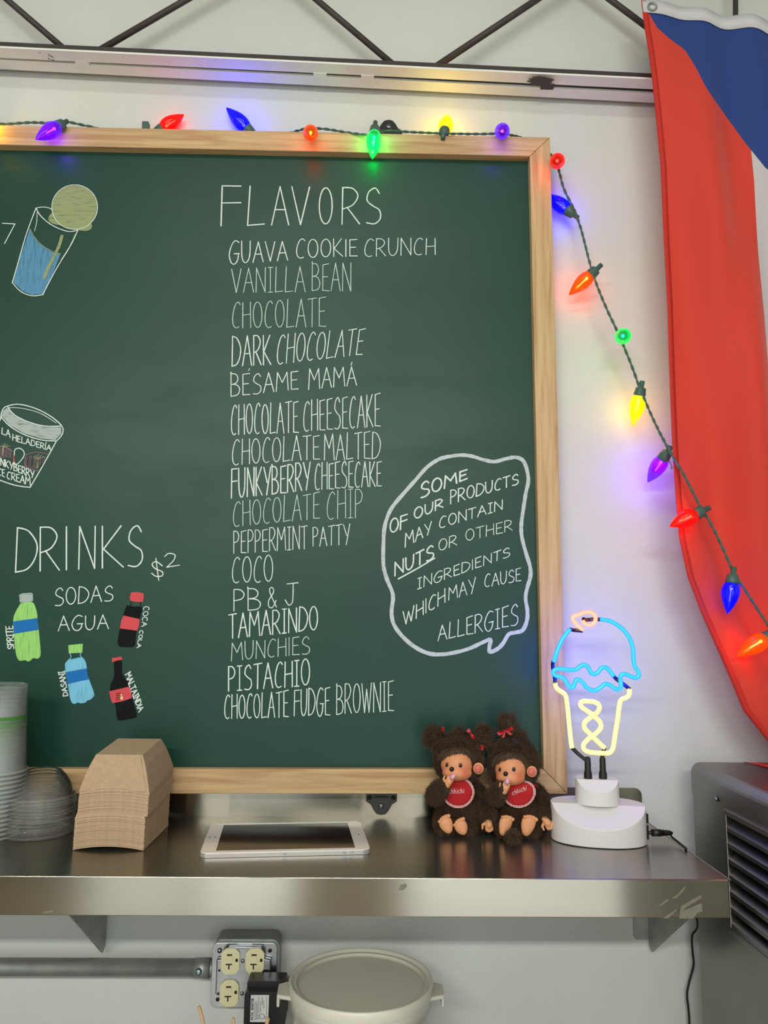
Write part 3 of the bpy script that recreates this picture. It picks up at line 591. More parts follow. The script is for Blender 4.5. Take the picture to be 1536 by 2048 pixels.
m1 = N.new('ShaderNodeMix'); m1.data_type = 'RGBA'; m1.inputs[6].default_value = srgb(224, 64, 46); m1.inputs[7].default_value = srgb(214, 210, 212)
m2 = N.new('ShaderNodeMix'); m2.data_type = 'RGBA'; m2.inputs[7].default_value = srgb(28, 66, 142)
L.new(at.outputs['Fac'], mm.inputs[0]); L.new(mm.outputs[0], fr.inputs[0]); L.new(fr.outputs[0], gt_.inputs[0]); L.new(gt_.outputs[0], m1.inputs[0]); L.new(m1.outputs[2], m2.inputs[6]); L.new(at2.outputs['Fac'], g2.inputs[0]); L.new(g2.outputs[0], m2.inputs[0])
L.new(m2.outputs[2], N['Principled BSDF'].inputs['Base Color'])
tl = N.new('ShaderNodeBsdfTranslucent'); ms = N.new('ShaderNodeMixShader'); ms.inputs[0].default_value = .18; out = [n for n in N if n.type == 'OUTPUT_MATERIAL'][0]
L.new(m2.outputs[2], tl.inputs[0]); L.new(N['Principled BSDF'].outputs[0], ms.inputs[1]); L.new(tl.outputs[0], ms.inputs[2]); L.new(ms.outputs[0], out.inputs[0])
NS, NT = 110, 130; HO = .86
def flag_pt(s, py):                         # s along the hoist in metres, py the height of the left edge
    A = P(lerp_tab(ledge, py), py, FLY); t = 1-(py-14)/1500.
    drop = .15*s*min(1, max(.0, t*1.0)) + .05*s*s
    tt = (2.85-A.z)
    y = FLY - .021*math.sin(2*math.pi*(s*5.2-tt*.75)+.6)*min(1, s*10+.25)*min(1, max(.12, tt*2.2)) - .006*math.sin(2*math.pi*(s*11+tt*.9))*min(1, s*8) - .006*math.sin(tt*3+1)*(s*2)
    low = max(0, py-1050)/450.
    y -= .02*low*s*4*math.sin(s*9+2)
    return Vector((A.x+s*.97, y, max(A.z-drop, cz+.003+.003*math.sin(s*30) if s > .02 else 0)))
vs = []; st = []; bl = []; ZT = P(1300, 30, FLY).z; DEP = ZT-P(1541, 348, FLY).z
pys = [2+(1515-2)*i/NT for i in range(NT+1)]
for py in pys:
    for k in range(NS+1):
        s = HO*k/NS; p = flag_pt(s, py); vs.append(p); st.append(s/HO*.99 if s/HO < .2 else s/HO)
        # blue field: compare with the boundary, mirrored about the middle of the hoist
        sm = min(s, HO-s); A = P(lerp_tab(ledge, py), py, FLY)
        d = p-CAM; tcam = d.dot(_f); qx = 768+FPX*d.dot(_R)/tcam; qy = 1024-FPX*d.dot(_U)/tcam
        if s <= .26: bl.append(lerp_tab(bd, qx)-qy if qx > 1297 else -5)
        else: bl.append((p.z-ZT+(DEP+1.3*(sm-.26) if sm > .26 else DEP*sm/.26))*1000)
mb = MB(); mb.add(vs, [(i*(NS+1)+k, i*(NS+1)+k+1, (i+1)*(NS+1)+k+1, (i+1)*(NS+1)+k) for i in range(NT) for k in range(NS)], 0, True)
fo = mb.build('flag_cloth', M_flag, fl)
for nme, dat in (('stripe', st), ('blue', bl)):
    a = fo.data.attributes.new(nme, 'FLOAT', 'POINT'); a.data.foreach_set('value', dat)
hem_m = mat('red_hem', (196, 40, 30), .75, bump=.2, bscale=300)
v1 = []; 
for py in pys:
    for s in (-.001, .0095):
        p = flag_pt(max(0, s), py); v1.append(p+Vector((s if s < 0 else 0, -.0012, 0)))
MB().add(v1, [(2*i, 2*i+1, 2*i+3, 2*i+2) for i in range(NT)], 0, True).build('stitched_hem', hem_m, fl, solid=.0008)
v1 = []
for k in range(NS+1):
    s = HO*k/NS; a = flag_pt(s, 2)+Vector((0, -.001, .0)); v1 += [a+Vector((0, 0, .004)), flag_pt(s, 26)+Vector((0, -.002, 0))]
MB().add(v1, [(2*i+1, 2*i+3, 2*i+2, 2*i) for i in range(NS)], 0, True).build('header_band', mat('white_canvas', (206, 206, 210), .8, bump=.2, bscale=300), fl, solid=.001)
c = P(1305, 13, FLY-.006)
ring = [(c.x+.0075*math.cos(t*math.pi/12), c.y, c.z+.0075*math.sin(t*math.pi/12)) for t in range(25)]
MB().tube(ring, .0018, 8, caps=False).build('grommet', M_galv, fl)
MB().tube(spline([c+Vector((-.002, 0, .006)), c+Vector((-.010, .02, .03)), c+Vector((0, .035, .07)), c+Vector((.006, .045, .1)), c+Vector((.008, .06, .2))]), .0013, 6).build('tie_cord', mat('grey_twine', (150, 142, 138), .9), fl)
# corner of the flag that lies on the cabinet top
cc = [PZ(x, y, cz+.0012) for x, y in [(1488, 1524.5), (1503, 1527), (1520, 1531), (1545, 1537), (1580, 1541)]]
v1 = []
for i, p in enumerate(cc): v1 += [p+Vector((0, 0, .0006*(i % 2))), Vector((p.x+.01, -.075+.0, cz+.002))]
MB().add(v1, [(2*i, 2*i+2, 2*i+3, 2*i+1) for i in range(4)], 0, True).build('flag_corner', hem_m, fl, solid=.001)

# ---------------- outdoor-style light string ----------------
HUES = dict(red=((250, 20, 12), (1, .05, .02)), blue=((8, 10, 235), (.05, .04, 1)), purple=((112, 8, 235), (.42, .03, 1)), orange=((250, 92, 8), (1, .22, .03)),
            green=((0, 205, 105), (.02, 1, .35)), yellow=((250, 206, 8), (1, .78, .06)))
BM = {}
for k, (c8, cl) in HUES.items():
    m = D.materials.new(k+'_bulb_plastic'); m.use_nodes = True; nt = m.node_tree; N = nt.nodes; L = nt.links
    b = N['Principled BSDF']; b.inputs['Base Color'].default_value = srgb(*c8); b.inputs['Roughness'].default_value = .12; b.inputs['Coat Weight'].default_value = .5
    b.inputs['Emission Color'].default_value = srgb(*c8); b.inputs['Emission Strength'].default_value = .6
    tr = N.new('ShaderNodeBsdfTransparent'); cc_ = [max(v, .0) for v in cl]; tr.inputs[0].default_value = tuple(cc_)+(1,)
    mx = N.new('ShaderNodeMixShader'); out = [n for n in N if n.type == 'OUTPUT_MATERIAL'][0]
    mx.inputs[0].default_value = .5
    L.new(tr.outputs[0], mx.inputs[1]); L.new(b.outputs[0], mx.inputs[2]); L.new(mx.outputs[0], out.inputs[0])
    led = mat(k+'_led', c8, .3, emit=tuple(int(v*.45+255*.55) for v in c8), estr=30)
    BM[k] = (m, led, cl)
sl = thing('string_lights', 'dark green string of coloured bulbs draped over the chalkboard frame down to the flag', 'string lights', (.2, -.06, 2.62))
PROF = [(0, .0085), (.003, .0112), (.009, .0134), (.016, .0138), (.024, .0122), (.032, .0090), (.039, .0055), (.044, .0025), (.0465, .0004)]
def bulb(hue, base, tip, size=1.0, light=.5, lo=Vector((0, 0, 0))):
    base, tip = Vector(base), Vector(tip); ax = (tip-base).normalized()
    m, led, cl = BM[hue]
    so = MB().lathe([(-.025, 0), (-.025, .0042), (-.014, .0045), (-.012, .0088), (-.004, .0098), (-.002, .0104), (.001, .0104), (.001, .008)], base, ax, 16).build('bulb_socket', M_green_pl, sl)
    o = MB().lathe([(h*size, r) for h, r in PROF], base, ax, 24).build('bulb', m, so, label='glowing %s bulb' % hue)
    MB().ell(base+ax*.010, (.0026, .0026, .0026), 10, 6).tube([base+ax*.012, base+ax*.030], [.0012, .0007], 6).build('led', led, so)
    if light:
        l = D.lights.new('bulb_light', 'POINT'); l.energy = light; l.color = cl; l.shadow_soft_size = .003
        lo_ = D.objects.new('bulb_light', l); COL.objects.link(lo_); lo_.location = base+ax*.020
    return o
def bulb2(hue, bx, by, tx, ty, Yb, Yt, light=.5): 
    b = P(bx, by, Yb); t = P(tx, ty, Yt); bulb(hue, b, t, min(1.25, max(.9, (t-b).length/.0465)), light)
def bface(hue, x, y, Y, dx=0, dz=0, light=.5):   # bulb pointing at the room
    t = P(x, y, Y); b = t+(t-CAM).normalized()*.042+Vector((dx, 0, dz)); bulb(hue, b, t, 1, light)
LB = .15
bulb2('yellow', -20, 240, -22, 275, -.05, -.09, LB)
bulb2('purple', 116, 253, 71, 279, -.058, -.085, LB)
bulb2('red', 324, 258, 368, 229, -.016, -.018, LB*.3)
bulb2('blue', 495, 258, 449, 212, -.018, -.020, LB*3.5)
bface('orange', 621, 275, -.105, 0, .012, LB*.6)
bulb2('green', 749, 266, 744, 326, -.060, -.070, LB*2.2)
bulb2('yellow', 889, 262, 897, 228, -.040, -.014, LB*2.2)
bface('purple', 1003, 263, -.098, .002, .001, LB*.6)
bface('red', 1117, 325, -.098, -.003, .004, LB*.6)
bulb2('blue', 1136, 421, 1082, 382, -.034, -.016, LB*2.5)
bulb2('orange', 1182, 549, 1138, 590, -.048, -.030, LB*1.1)
bface('green', 1246, 677, -.115, .0, .006, LB*.5)
bulb2('yellow', 1279, 790, 1266, 852, -.048, -.030, LB*1.3)
bulb2('purple', 1327, 916, 1290, 973, -.080, -.026, LB*4)
bulb2('red', 1392, 1028, 1339, 1053, -.135, -.135, LB*.8)
bulb2('blue', 1464, 1165, 1455, 1228, -.142, -.138, LB*.8)
bulb2('orange', 1532, 1276, 1473, 1313, -.142, -.138, LB*.9)
# green wire with a twist
cp = [(-40, 247, -.03), (10, 248, -.03), (60, 245, -.03), (105, 246, -.04), (128, 243, -.035), (175, 252, -.03), (240, 266, -.006), (330, 270, -.006), (420, 272, -.006), (500, 270, -.006), (568, 268, -.012), (610, 258, -.035), (650, 258, -.035), (700, 266, -.045), (742, 270, -.056), (770, 262, -.04), (820, 264, -.035), (885, 267, -.05), (950, 268, -.04), (1000, 268, -.05), (1038, 274, -.02),
      (1060, 286, -.006), (1090, 300, -.006), (1108, 316, -.012), (1117, 338, -.04), (1128, 378, -.045), (1146, 415, -.040), (1162, 458, -.045), (1185, 545, -.058), (1210, 610, -.065), (1237, 668, -.062), (1262, 728, -.058), (1282, 782, -.058), (1310, 846, -.075), (1337, 898, -.105), (1368, 950, -.125), (1398, 1008, -.13), (1422, 1048, -.135), (1445, 1095, -.137), (1468, 1145, -.14), (1500, 1195, -.142), (1545, 1262, -.142), (1600, 1320, -.142)]
main = spline([P(*p) for p in cp], 12)
for ph in (0, math.pi):
    pth = []; acc = 0
    for i, p in enumerate(main):
        if i: acc += (p-main[i-1]).length
        t = (main[min(i+1, len(main)-1)]-main[max(i-1, 0)]).normalized(); a = t.orthogonal().normalized(); b = t.cross(a); th = acc*2*math.pi/.03+ph
        a = (Vector((0, 1, 0))-t*t.y).normalized(); b = t.cross(a)
        pth.append(p+(a*math.cos(th)+b*math.sin(th))*.0013)
    MB().tube(pth, .0014, 6).build('wire', M_green_pl, sl)
for (x0, y0, x1, y1, Y) in ((1334, 922, 1341, 936, -.098), (1472, 1160, 1474, 1176, -.145)):
    a = P(x0, y0, Y); b = P(x1, y1, Y); MB().tube(spline([a, a+Vector((.004, 0, -.001)), b+Vector((.003, 0, 0)), b], 4), .0008, 6).build('wire_clip', M_green_pl, sl)
c = P(292, 252, -.02); MB().box((c.x-.006, -.026, c.z-.010), (c.x+.006, -.014, c.z+.006)).build('socket_clip', M_green_pl, sl, bevel=.001)

# ---------------- neon ice cream sign ----------------
NY = -.132
nc = Vector((P(1196, 1660, NY).x, NY, SHZ))
ns = thing('neon_sign', 'glowing neon ice cream sundae sign on a stepped white plastic base', 'neon sign', nc)
rz = math.radians(-10); RZ = Matrix.Rotation(rz, 3, 'Z')
def elcut(name, rx, ry, z0, z1, org, norm, m_):
    bm = bmesh.new(); n = 160; ring = []
    for z in (z0, z1):
        ring.append([bm.verts.new((rx*math.copysign(abs(math.cos(2*math.pi*k/n))**.9, math.cos(2*math.pi*k/n)), ry*math.copysign(abs(math.sin(2*math.pi*k/n))**.9, math.sin(2*math.pi*k/n)), z)) for k in range(n)])
    bm.faces.new(reversed(ring[0])); bm.faces.new(ring[1])
    for k in range(n): bm.faces.new((ring[0][k], ring[0][(k+1) % n], ring[1][(k+1) % n], ring[1][k]))
    r = bmesh.ops.bisect_plane(bm, geom=bm.verts[:]+bm.edges[:]+bm.faces[:], plane_co=org, plane_no=norm, clear_outer=True)
    ed = [e for e in r['geom_cut'] if isinstance(e, bmesh.types.BMEdge)]
    bmesh.ops.contextual_create(bm, geom=ed); bmesh.ops.recalc_face_normals(bm, faces=bm.faces[:])
    for v in bm.verts: v.co = RZ @ v.co
    me = D.meshes.new(name); bm.to_mesh(me); bm.free(); me.materials.append(m_)
    o = D.objects.new(name, me); COL.objects.link(o); o.parent = ns
    b = o.modifiers.new('bevel', 'BEVEL'); b.width = .0018; b.segments = 3; b.limit_method = 'ANGLE'; b.angle_limit = math.radians(30)
    return o
elcut('base', .0705, .048, .001, .0545, (0, -.012, .0545), (0, -.62, .78), M_white_pl)
elcut('base_step', .0325, .026, .0540, .090, (0, -.010, .090), (0, -.72, .70), M_white_pl)
MB().lathe([(0, 0), (0, .0685), (.0016, .0685), (.0016, 0)], nc, (0, 0, 1), 48, sy=.67).build('base_foot', M_rubber, ns)
ZN = lambda x, y: (1080+x/3.938, 1200+y/3.938)
def neon_mat(name, core, edge):                # gas column bright in the middle of the tube, coloured glass at its rim
    m = mat(name, (30, 30, 30), .2, emit=(255, 255, 255), estr=1); nt = m.node_tree; N = nt.nodes; L = nt.links
    lw = N.new('ShaderNodeLayerWeight'); lw.inputs[0].default_value = .38; mx = N.new('ShaderNodeMix'); mx.data_type = 'RGBA'; mx.clamp_result = False
    k = max(core+edge); mx.inputs[6].default_value = tuple(v/k for v in core)+(1,); mx.inputs[7].default_value = tuple(v/k for v in edge)+(1,)
    L.new(lw.outputs['Facing'], mx.inputs[0]); L.new(mx.outputs[2], N['Principled BSDF'].inputs['Emission Color']); N['Principled BSDF'].inputs['Emission Strength'].default_value = k; return m
NM = dict(blue=neon_mat('blue_neon', (.04, .80, 22), (0, .10, 20)), yellow=neon_mat('yellow_neon', (2.6, 2.4, .60), (1.3, 1.1, .06)), pink=neon_mat('pink_neon', (3.6, .80, .52), (3.2, .10, .09)))
M_glass_blk = mat('painted_glass', (18, 14, 34), .15, coat=.4)
def ntube(name, pts, m_, dy=None, r=.0034, k=6, label=None):
    pth = []
    for i, p in enumerate(pts):
        d = p[2] if len(p) > 2 else 0; pth.append(P(*ZN(p[0], p[1]), NY+d))
    return MB().tube(spline(pth, k), r, 12).build(name, m_, ns, label=label)
ntube('neon_tube', [(118, 655), (130, 690), (160, 718), (195, 742), (210, 790), (225, 930), (240, 1080), (252, 1165)], NM['yellow'], label='yellow neon cup outline left side')
ntube('neon_tube', [(705, 700), (702, 745), (680, 768), (645, 782), (628, 815), (612, 930), (592, 1060), (578, 1150), (560, 1192), (530, 1206), (450, 1204), (380, 1195), (345, 1172), (345, 1135), (380, 1095, .001), (410, 1072, -.002), (450, 1042), (480, 1000), (470, 958), (440, 928), (410, 900, -.004), (370, 872), (330, 845), (318, 818), (335, 798), (380, 797), (435, 805), (468, 835), (458, 875), (425, 905, .006), (390, 930, .006), (352, 965, .004), (352, 1010, .005), (385, 1045, .007), (415, 1075, .008), (455, 1115, .010), (508, 1165, .012)], NM['yellow'], label='yellow neon cup outline right side with curled ribbon')
ntube('neon_tube', [(237, 228), (205, 268), (170, 320), (140, 390), (122, 440), (110, 490)], NM['blue'], label='blue neon scoop arc left side')
ntube('neon_tube', [(470, 152), (520, 158), (570, 174), (630, 212), (682, 265), (715, 325), (732, 390), (736, 470), (748, 522), (775, 570), (776, 598), (752, 614), (720, 604), (680, 586), (650, 584), (632, 608), (636, 650, -.004), (636, 688, -.004), (612, 704), (580, 692), (545, 668), (510, 662), (475, 690), (440, 710), (405, 710), (370, 690), (335, 650), (308, 628), (282, 632), (265, 678), (245, 692), (222, 670), (198, 630), (165, 606), (120, 594), (105, 572), (118, 548), (160, 542), (220, 548), (280, 548), (318, 522), (348, 510), (378, 530), (402, 572), (430, 584), (460, 565), (485, 535), (520, 532), (548, 558), (580, 600)], NM['blue'], label='blue neon scoop arc and melting drips')
ntube('neon_tube', [(338, 240), (300, 205), (270, 170), (258, 145), (272, 125), (310, 115), (350, 98), (395, 95), (432, 122), (436, 160), (415, 190), (385, 198), (350, 185), (335, 160)], NM['pink'], label='pink neon cherry curl')
for pts in ([(104, 482, .001), (101, 520, .006), (110, 580, .008), (118, 620, .006), (118, 655)], [(574, 590), (600, 622, .008), (640, 650, .010), (680, 680, .006), (705, 702)], [(236, 232), (270, 238, .003), (338, 243)], [(340, 150, .002), (372, 156, .006), (410, 152, .006), (445, 152, .004), (478, 154)],
            [(252, 1162, .002), (300, 1210), (350, 1252), (385, 1288), (380, 1340), (380, 1470)], [(508, 1160, .014), (500, 1190, .012), (490, 1250, .006), (497, 1310), (498, 1360), (498, 1470)]):
    ntube('painted_joint', pts, M_glass_blk, r=.0031, k=4)
for x in (380, 498):
    c = P(*ZN(x, 1474), NY); MB().lathe([(0, .0062), (.009, .0060), (.0125, .0048), (.031, .0045), (.033, .0031)], (c.x, c.y, nc.z+.089), (0, 0, 1), 16).build('rubber_boot', M_rubber, ns)
pr = nc+RZ @ Vector((.0705, .004, 0))
MB().box((pr.x-.003, pr.y-.006, SHZ+.028), (pr.x+.003, pr.y+.006, SHZ+.042)).build('rocker_switch', M_black, ns, bevel=.001)
MB().box((pr.x-.002, pr.y-.010, SHZ+.006), (pr.x+.001, pr.y+.004, SHZ+.026)).build('jack_plate', M_black, ns)
# power lead of the sign
lead = thing('power_lead', 'thin black power lead from the neon sign down behind the shelf end', 'cable', (pr.x+.02, pr.y, SHZ+.01))
j = Vector((pr.x+.002, pr.y-.004, SHZ+.0145))
MB().lathe([(0, .0028), (.006, .0028), (.006, .0052), (.020, .0052), (.021, .0042), (.024, .0048), (.026, .0038), (.028, .0046), (.030, .0036), (.032, .0042), (.036, .0026), (.038, .0018)], j, (1, .05, -.02), 16).build('jack_plug', M_black, lead)
pth = [j+Vector((.036, .002, 0)), PZ(1343, 1673, SHZ+.010), PZ(1359, 1686, SHZ+.006), PZ(1372, 1697, SHZ+.0035), Vector((.4825, -.155, SHZ-.006)), Vector((.4860, -.140, SHZ-.03)), P(1394, 1842, -.05), P(1384, 1872, -.03), P(1385, 1905, -.02), P(1387, 1930, -.015), P(1378, 1965, -.012), P(1374, 1990, -.012), P(1377, 2020, -.012), P(1379, 2060, -.012), P(1380, 2200, -.012), Vector((.49, -.03, .03)), Vector((.47, -.06, .004))]
MB().tube(spline(pth, 8), .0017, 8).build('cable', M_black, lead)
MB().box((.43, -.09, .002), (.475, -.04, .03)).build('plug', M_black, lead, bevel=.002)
# ---------------- kraft paper trays, stacked upside down ----------------
M_kraft = mat('kraft_board', (186, 160, 131), .85, noise=.10, nscale=160, bump=.15, bscale=300, bdist=.0003, spec=.2)
TW, TL, BW, BL, TH = .0985, .136, .067, .098, .047
def make_tray(label):
    t = thing('paper_tray', label, 'paper tray', (0, 0, 0), 'brown paper trays stacked upside down')
    # cross-section rings from base (top, z=TH) to rim (z=0); local origin at the rim centre
    nx, ny = 8, 8
    def ring(f):
        x = BW/2+(TW-BW)/2*(f**.75); y = BL/2+(TL-BL)/2*(f**.9); z = TH*(1-f); r = []
        for k in range(nx): r.append((-x+2*x*k/nx, -y, z, 0))
        for k in range(ny): r.append((x, -y+2*y*k/ny, z, 1))
        for k in range(nx): r.append((x-2*x*k/nx, y, z, 2))
        for k in range(ny): r.append((-x, y-2*y*k/ny, z, 3))
        out = []
        for (a, b, c, side) in r:
            if side in (0, 2):                    # end walls: the free edge is arched
                u = a/x; c += .0052*(1-u*u)*f*f; b *= 1+.020*(1-u*u)*f
            out.append((a, b, c))
        return out
    R = [ring(f) for f in (0, .3, .6, .8, 1)]; n = len(R[0]); th = .0009
    vs = [p for r in R for p in r]; fs = [(i*n+k, i*n+(k+1) % n, (i+1)*n+(k+1) % n, (i+1)*n+k) for i in range(len(R)-1) for k in range(n)]
    fs.append(tuple(reversed(range(n))))
    mb = MB().add(vs, [tuple(reversed(f)) for f in fs])
    o = mb.build('shell', M_kraft, t, solid=.0007)
    return t, R
tray0, Rr = make_tray('topmost brown kraft paper tray of the upside down stack')
m_ = MB()                                   # folded corner flaps seen on the end wall
y_ = lambda f: -(BL/2+(TL-BL)/2*f**.9)
def on(x, f, d=.0017): return Vector((x, y_(f)-d-.02*abs(y_(f))*f*(1-(x/.045)**2)*.9, TH*(1-f)))
m_.add([on(.031, .03), on(.046, .97), on(.022, .97), on(.002, .62)], [(0, 3, 2, 1)])
m_.build('corner_flap', M_kraft, tray0, solid=.0006)
m_ = MB(); m_.add([on(-.040, .97), on(-.012, .62), on(-.018, .62), on(-.0455, .97)], [(0, 1, 2, 3)]); m_.build('corner_flap', M_kraft, tray0, solid=.0004)
NTR = 38; ybase = -.1345
for i in range(NTR):
    up = i >= 21; zf = .0008+i*(.0765/(NTR-1)); tilt = math.radians(5.0)*(i/(NTR-1))
    xo = -.3525+(.0025 if up else 0)+i*.00002+random.uniform(-.0003, .0003); yo = ybase+(0.001 if up else 0)+random.uniform(-.0004, .0004)
    z = SHZ+zf+(TL/2)*math.sin(tilt)+(.0015 if up else 0)+random.uniform(-.0003, .0003)
    rot = (tilt, 0, math.radians(-.3+random.uniform(-.3, .3)))
    if i == NTR-1: tray0.location = (xo, yo, z); tray0.rotation_euler = rot
    else:
        if i == 0: src = dup(tray0, (xo, yo, z), rot, 'brown kraft paper tray at the very bottom of the upside down stack'); [D.objects.remove(c) for c in list(src.children) if c.name.startswith('corner')]
        else: dup(src, (xo, yo, z), rot, 'brown kraft paper tray nested in the upper pile of the stack' if up else 'brown kraft paper tray nested in the lower pile of the stack')
tray0['label'] = 'topmost brown kraft paper tray with folded end flaps on the upside down stack'

# ---------------- clear dome lids ----------------
M_clear = clear_mat('clear_plastic', (1, 1, .998), .10, .02, .016)
M_rim = clear_mat('clear_plastic_rim', (.99, .99, .985), .2, .05, .10)
def lathe_thing(nm, label, cat, prof, group, m_, part, n=48):
    t = thing(nm, label, cat, (0, 0, 0), group); MB().lathe(prof, (0, 0, 0), (0, 0, 1), n).build(part, m_, t); return t
dome = [(0, .0475), (0, .0500), (.0035, .0505), (.0050, .0485), (.0065, .0455), (.0140, .0440), (.0230, .0405), (.0310, .0350), (.0370, .0290), (.0395, .0265), (.0400, .0250), (.0400, 0)]
lid0 = lathe_thing('dome_lid', 'topmost clear plastic dome lid of the stack beside the cups', 'lid', dome, 'clear dome lids nested in a stack', M_clear, 'dome')
MB().lathe([(0, .0475), (.0002, .0502), (.0034, .0506), (.0048, .0490)], (0, 0, 0), (0, 0, 1), 48).build('rim', M_rim, lid0)
LC = P(77, 1640, -.112); NL = 13
for i in range(NL):
    z = SHZ+.0005+i*.0043; x = LC.x+i*.0001+random.uniform(-.001, .001); y = -.112+random.uniform(-.0008, .0008)
    rot = (random.uniform(-.012, .012), random.uniform(-.012, .012)+.006, random.uniform(0, 6))
    if i == NL-1: lid0.location = (x, y, z); lid0.rotation_euler = rot
    else: dup(lid0, (x, y, z), rot, 'clear plastic dome lid nested below the top one')
# ---------------- clear cups, upside down ----------------
M_cup = clear_mat('cup_plastic', (.995, .997, .997), .16, .06, .12, (225, 232, 232))
M_cuprim = clear_mat('cup_rim_plastic', (.93, .93, .92), .12, .06, .30, (225, 228, 222))
cup = [(0, .0490), (.0008, .0506), (.0032, .0506), (.0042, .0486), (.009, .0478), (.050, .0452), (.098, .0424), (.112, .0418), (.118, .0422), (.128, .0412), (.1295, .0395), (.1275, .0385), (.1265, 0)]
cup0 = lathe_thing('plastic_cup', 'topmost clear plastic cup with a green printed band in the upside down stack', 'cup', cup, 'clear cups stacked upside down', M_cup, 'cup_wall')
MB().lathe([(.078, .0440), (.083, .0437)], (0, 0, 0), (0, 0, 1), 48).build('green_band', mat('green_print', (66, 140, 30), .5, alpha=.8), cup0)
MB().lathe([(.068, .0446), (.071, .0444)], (0, 0, 0), (0, 0, 1), 48).build('green_band', mat('pale_green_print', (120, 170, 90), .5, alpha=.45), cup0)
MB().lathe([(0, .0492), (-.0002, .0508), (.0034, .0508), (.0036, .0490)], (0, 0, 0), (0, 0, 1), 48).build('rim', M_cuprim, cup0)
CC = P(-27, 1600, -.13); NC_ = 15
zt = P(15, 1368, -.13).z-.1295
for i in range(NC_):
    z = SHZ+.0005+i*(zt-SHZ)/(NC_-1); x = CC.x-.002+i*.0004; y = -.13
    if i == NC_-1: cup0.location = (x, y, z)
    else:
        c_ = dup(cup0, (x, y, z), (0, 0, i), 'clear plastic cup nested below the top one, only its rim showing')
        if i: pass

# ---------------- tablet ----------------
tc_ = Vector((-.109, -.1464, SHZ)); tr_ = Matrix.Rotation(math.radians(5.6), 3, 'Z')
tb = thing('tablet', 'white tablet computer with black screen lying on the steel shelf', 'tablet', tc_)
def rrect(w, h, r, z, n=6):
    out = []
    for (sx, sy, a0) in ((1, -1, -90), (1, 1, 0), (-1, 1, 90), (-1, -1, 180)):
        for k in range(n+1):
            a = math.radians(a0+90*k/n); out.append((sx*(w/2-r)+r*math.cos(a), sy*(h/2-r)+r*math.sin(a), z))
    return out
def tabprism(w, h, r, z0, z1, name, m_, c=(0, 0), par=tb, bevel=0, label=None):
    pl = [tr_ @ Vector((x+c[0], y+c[1], 0)) + Vector((tc_.x, tc_.y, SHZ+z0)) for x, y, _ in rrect(w, h, r, 0)]
    return MB().prism(pl, (0, 0, z1-z0)).build(name, m_, par, bevel=bevel, label=label)
TBW, TBH = .2365, .157
tabprism(TBW, TBH, .011, .0002, .0062, 'tablet_body', mat('silver_aluminium', (205, 200, 200), .3, .6), bevel=.0016)
gp = tabprism(TBW-.002, TBH-.002, .010, .0060, .0070, 'glass_face', mat('white_glass', (236, 232, 226), .12, coat=.6), bevel=.0003)
tabprism(.1930, .1360, .0005, .0070, .00715, 'screen', mat('black_screen', (14, 11, 11), .10, spec=.35), par=gp, label='black glossy screen')
hb = Vector((-TBW/2+.0105, 0, 0)); c = tr_ @ hb + tc_ + Vector((0, 0, .0072))
MB().tube([c+Vector((.0052*math.cos(t*.3927), .0052*math.sin(t*.3927), 0)) for t in range(17)], .0004, 6, caps=False).build('home_button', M_screw, gp)
c = tr_ @ Vector((TBW/2-.0105, 0, 0)) + tc_ + Vector((0, 0, .0070)); MB().lathe([(0, .0014), (.0003, .0014), (.0003, 0)], c, (0, 0, 1), 10).build('camera_lens', M_black, gp)
for (x0, x1) in ((.078, .084), (.088, .094), (-.004, .001)):
    a = tr_ @ Vector((x0, -TBH/2, 0)); b = tr_ @ Vector((x1, -TBH/2, 0))
    MB().box((a.x+tc_.x, a.y+tc_.y-.0006, SHZ+.0030), (b.x+tc_.x, a.y+tc_.y+.002, SHZ+.0045)).build('side_button', M_screw, tb)

# ---------------- conduit, outlet box, adapter ----------------
cy = -.030; a = P(-200, 1933, cy); b = P(397, 1935, cy)
cdt = thing('conduit_pipe', 'galvanised steel conduit pipe running along the wall into the outlet box', 'pipe', (a+b)/2)
MB().tube([Vector((-1.6, cy, a.z+(a.z-b.z)*.9)), b], .0132, 24).build('pipe', M_galv, cdt)
cn = P(405, 1936, cy)
MB().tube([cn+Vector((-.012, 0, 0)), cn+Vector((.012, 0, 0))], .0150, 24).tube([cn+Vector((.012, 0, 0)), cn+Vector((.018, 0, 0))], .0122, 24).tube([cn+Vector((.018, 0, 0)), cn+Vector((.022, 0, 0))], .0155, 6, sm=False).build('connector', M_galv, cdt)
MB().lathe([(0, 0), (0, .0052), (.004, .0048), (.005, .003), (.005, 0)], cn+Vector((-.003, -.0145, .001)), (0, -1, 0), 16).build('set_screw', M_screw, cdt)
BX = P(488, 1950, -.055); bx0, bx1 = P(421.5, 1950, -.055).x, P(551.5, 1950, -.055).x; bz1 = P(488, 1890, -.055).z; bz0 = P(488, 2019, -.055).z
ob = thing('outlet_box', 'square galvanised outlet box with ivory sockets on the lower wall', 'outlet box', BX)
def rp(x0, z0, x1, z1, r, y, n=5):
    out = []
    for (cx_, cz_, a0) in ((x1-r, z0+r, -90), (x1-r, z1-r, 0), (x0+r, z1-r, 90), (x0+r, z0+r, 180)):
        for k in range(n+1): t = math.radians(a0+90*k/n); out.append((cx_+r*math.cos(t), y, cz_+r*math.sin(t)))
    return out
MB().prism(rp(bx0+.001, bz0+.001, bx1+.003, bz1+.003, .012, -.0005), (0, -.0405, 0)).build('box_body', M_galv, ob, bevel=.0015)
M_plate = mat('bright_zinc_plate', (172, 174, 176), .26, 1, noise=.22, nscale=22)
cvr = MB().prism(rp(bx0, bz0, bx1, bz1, .008, -.0412), (0, -.006, 0)).build('cover_plate', M_plate, ob, bevel=.001)
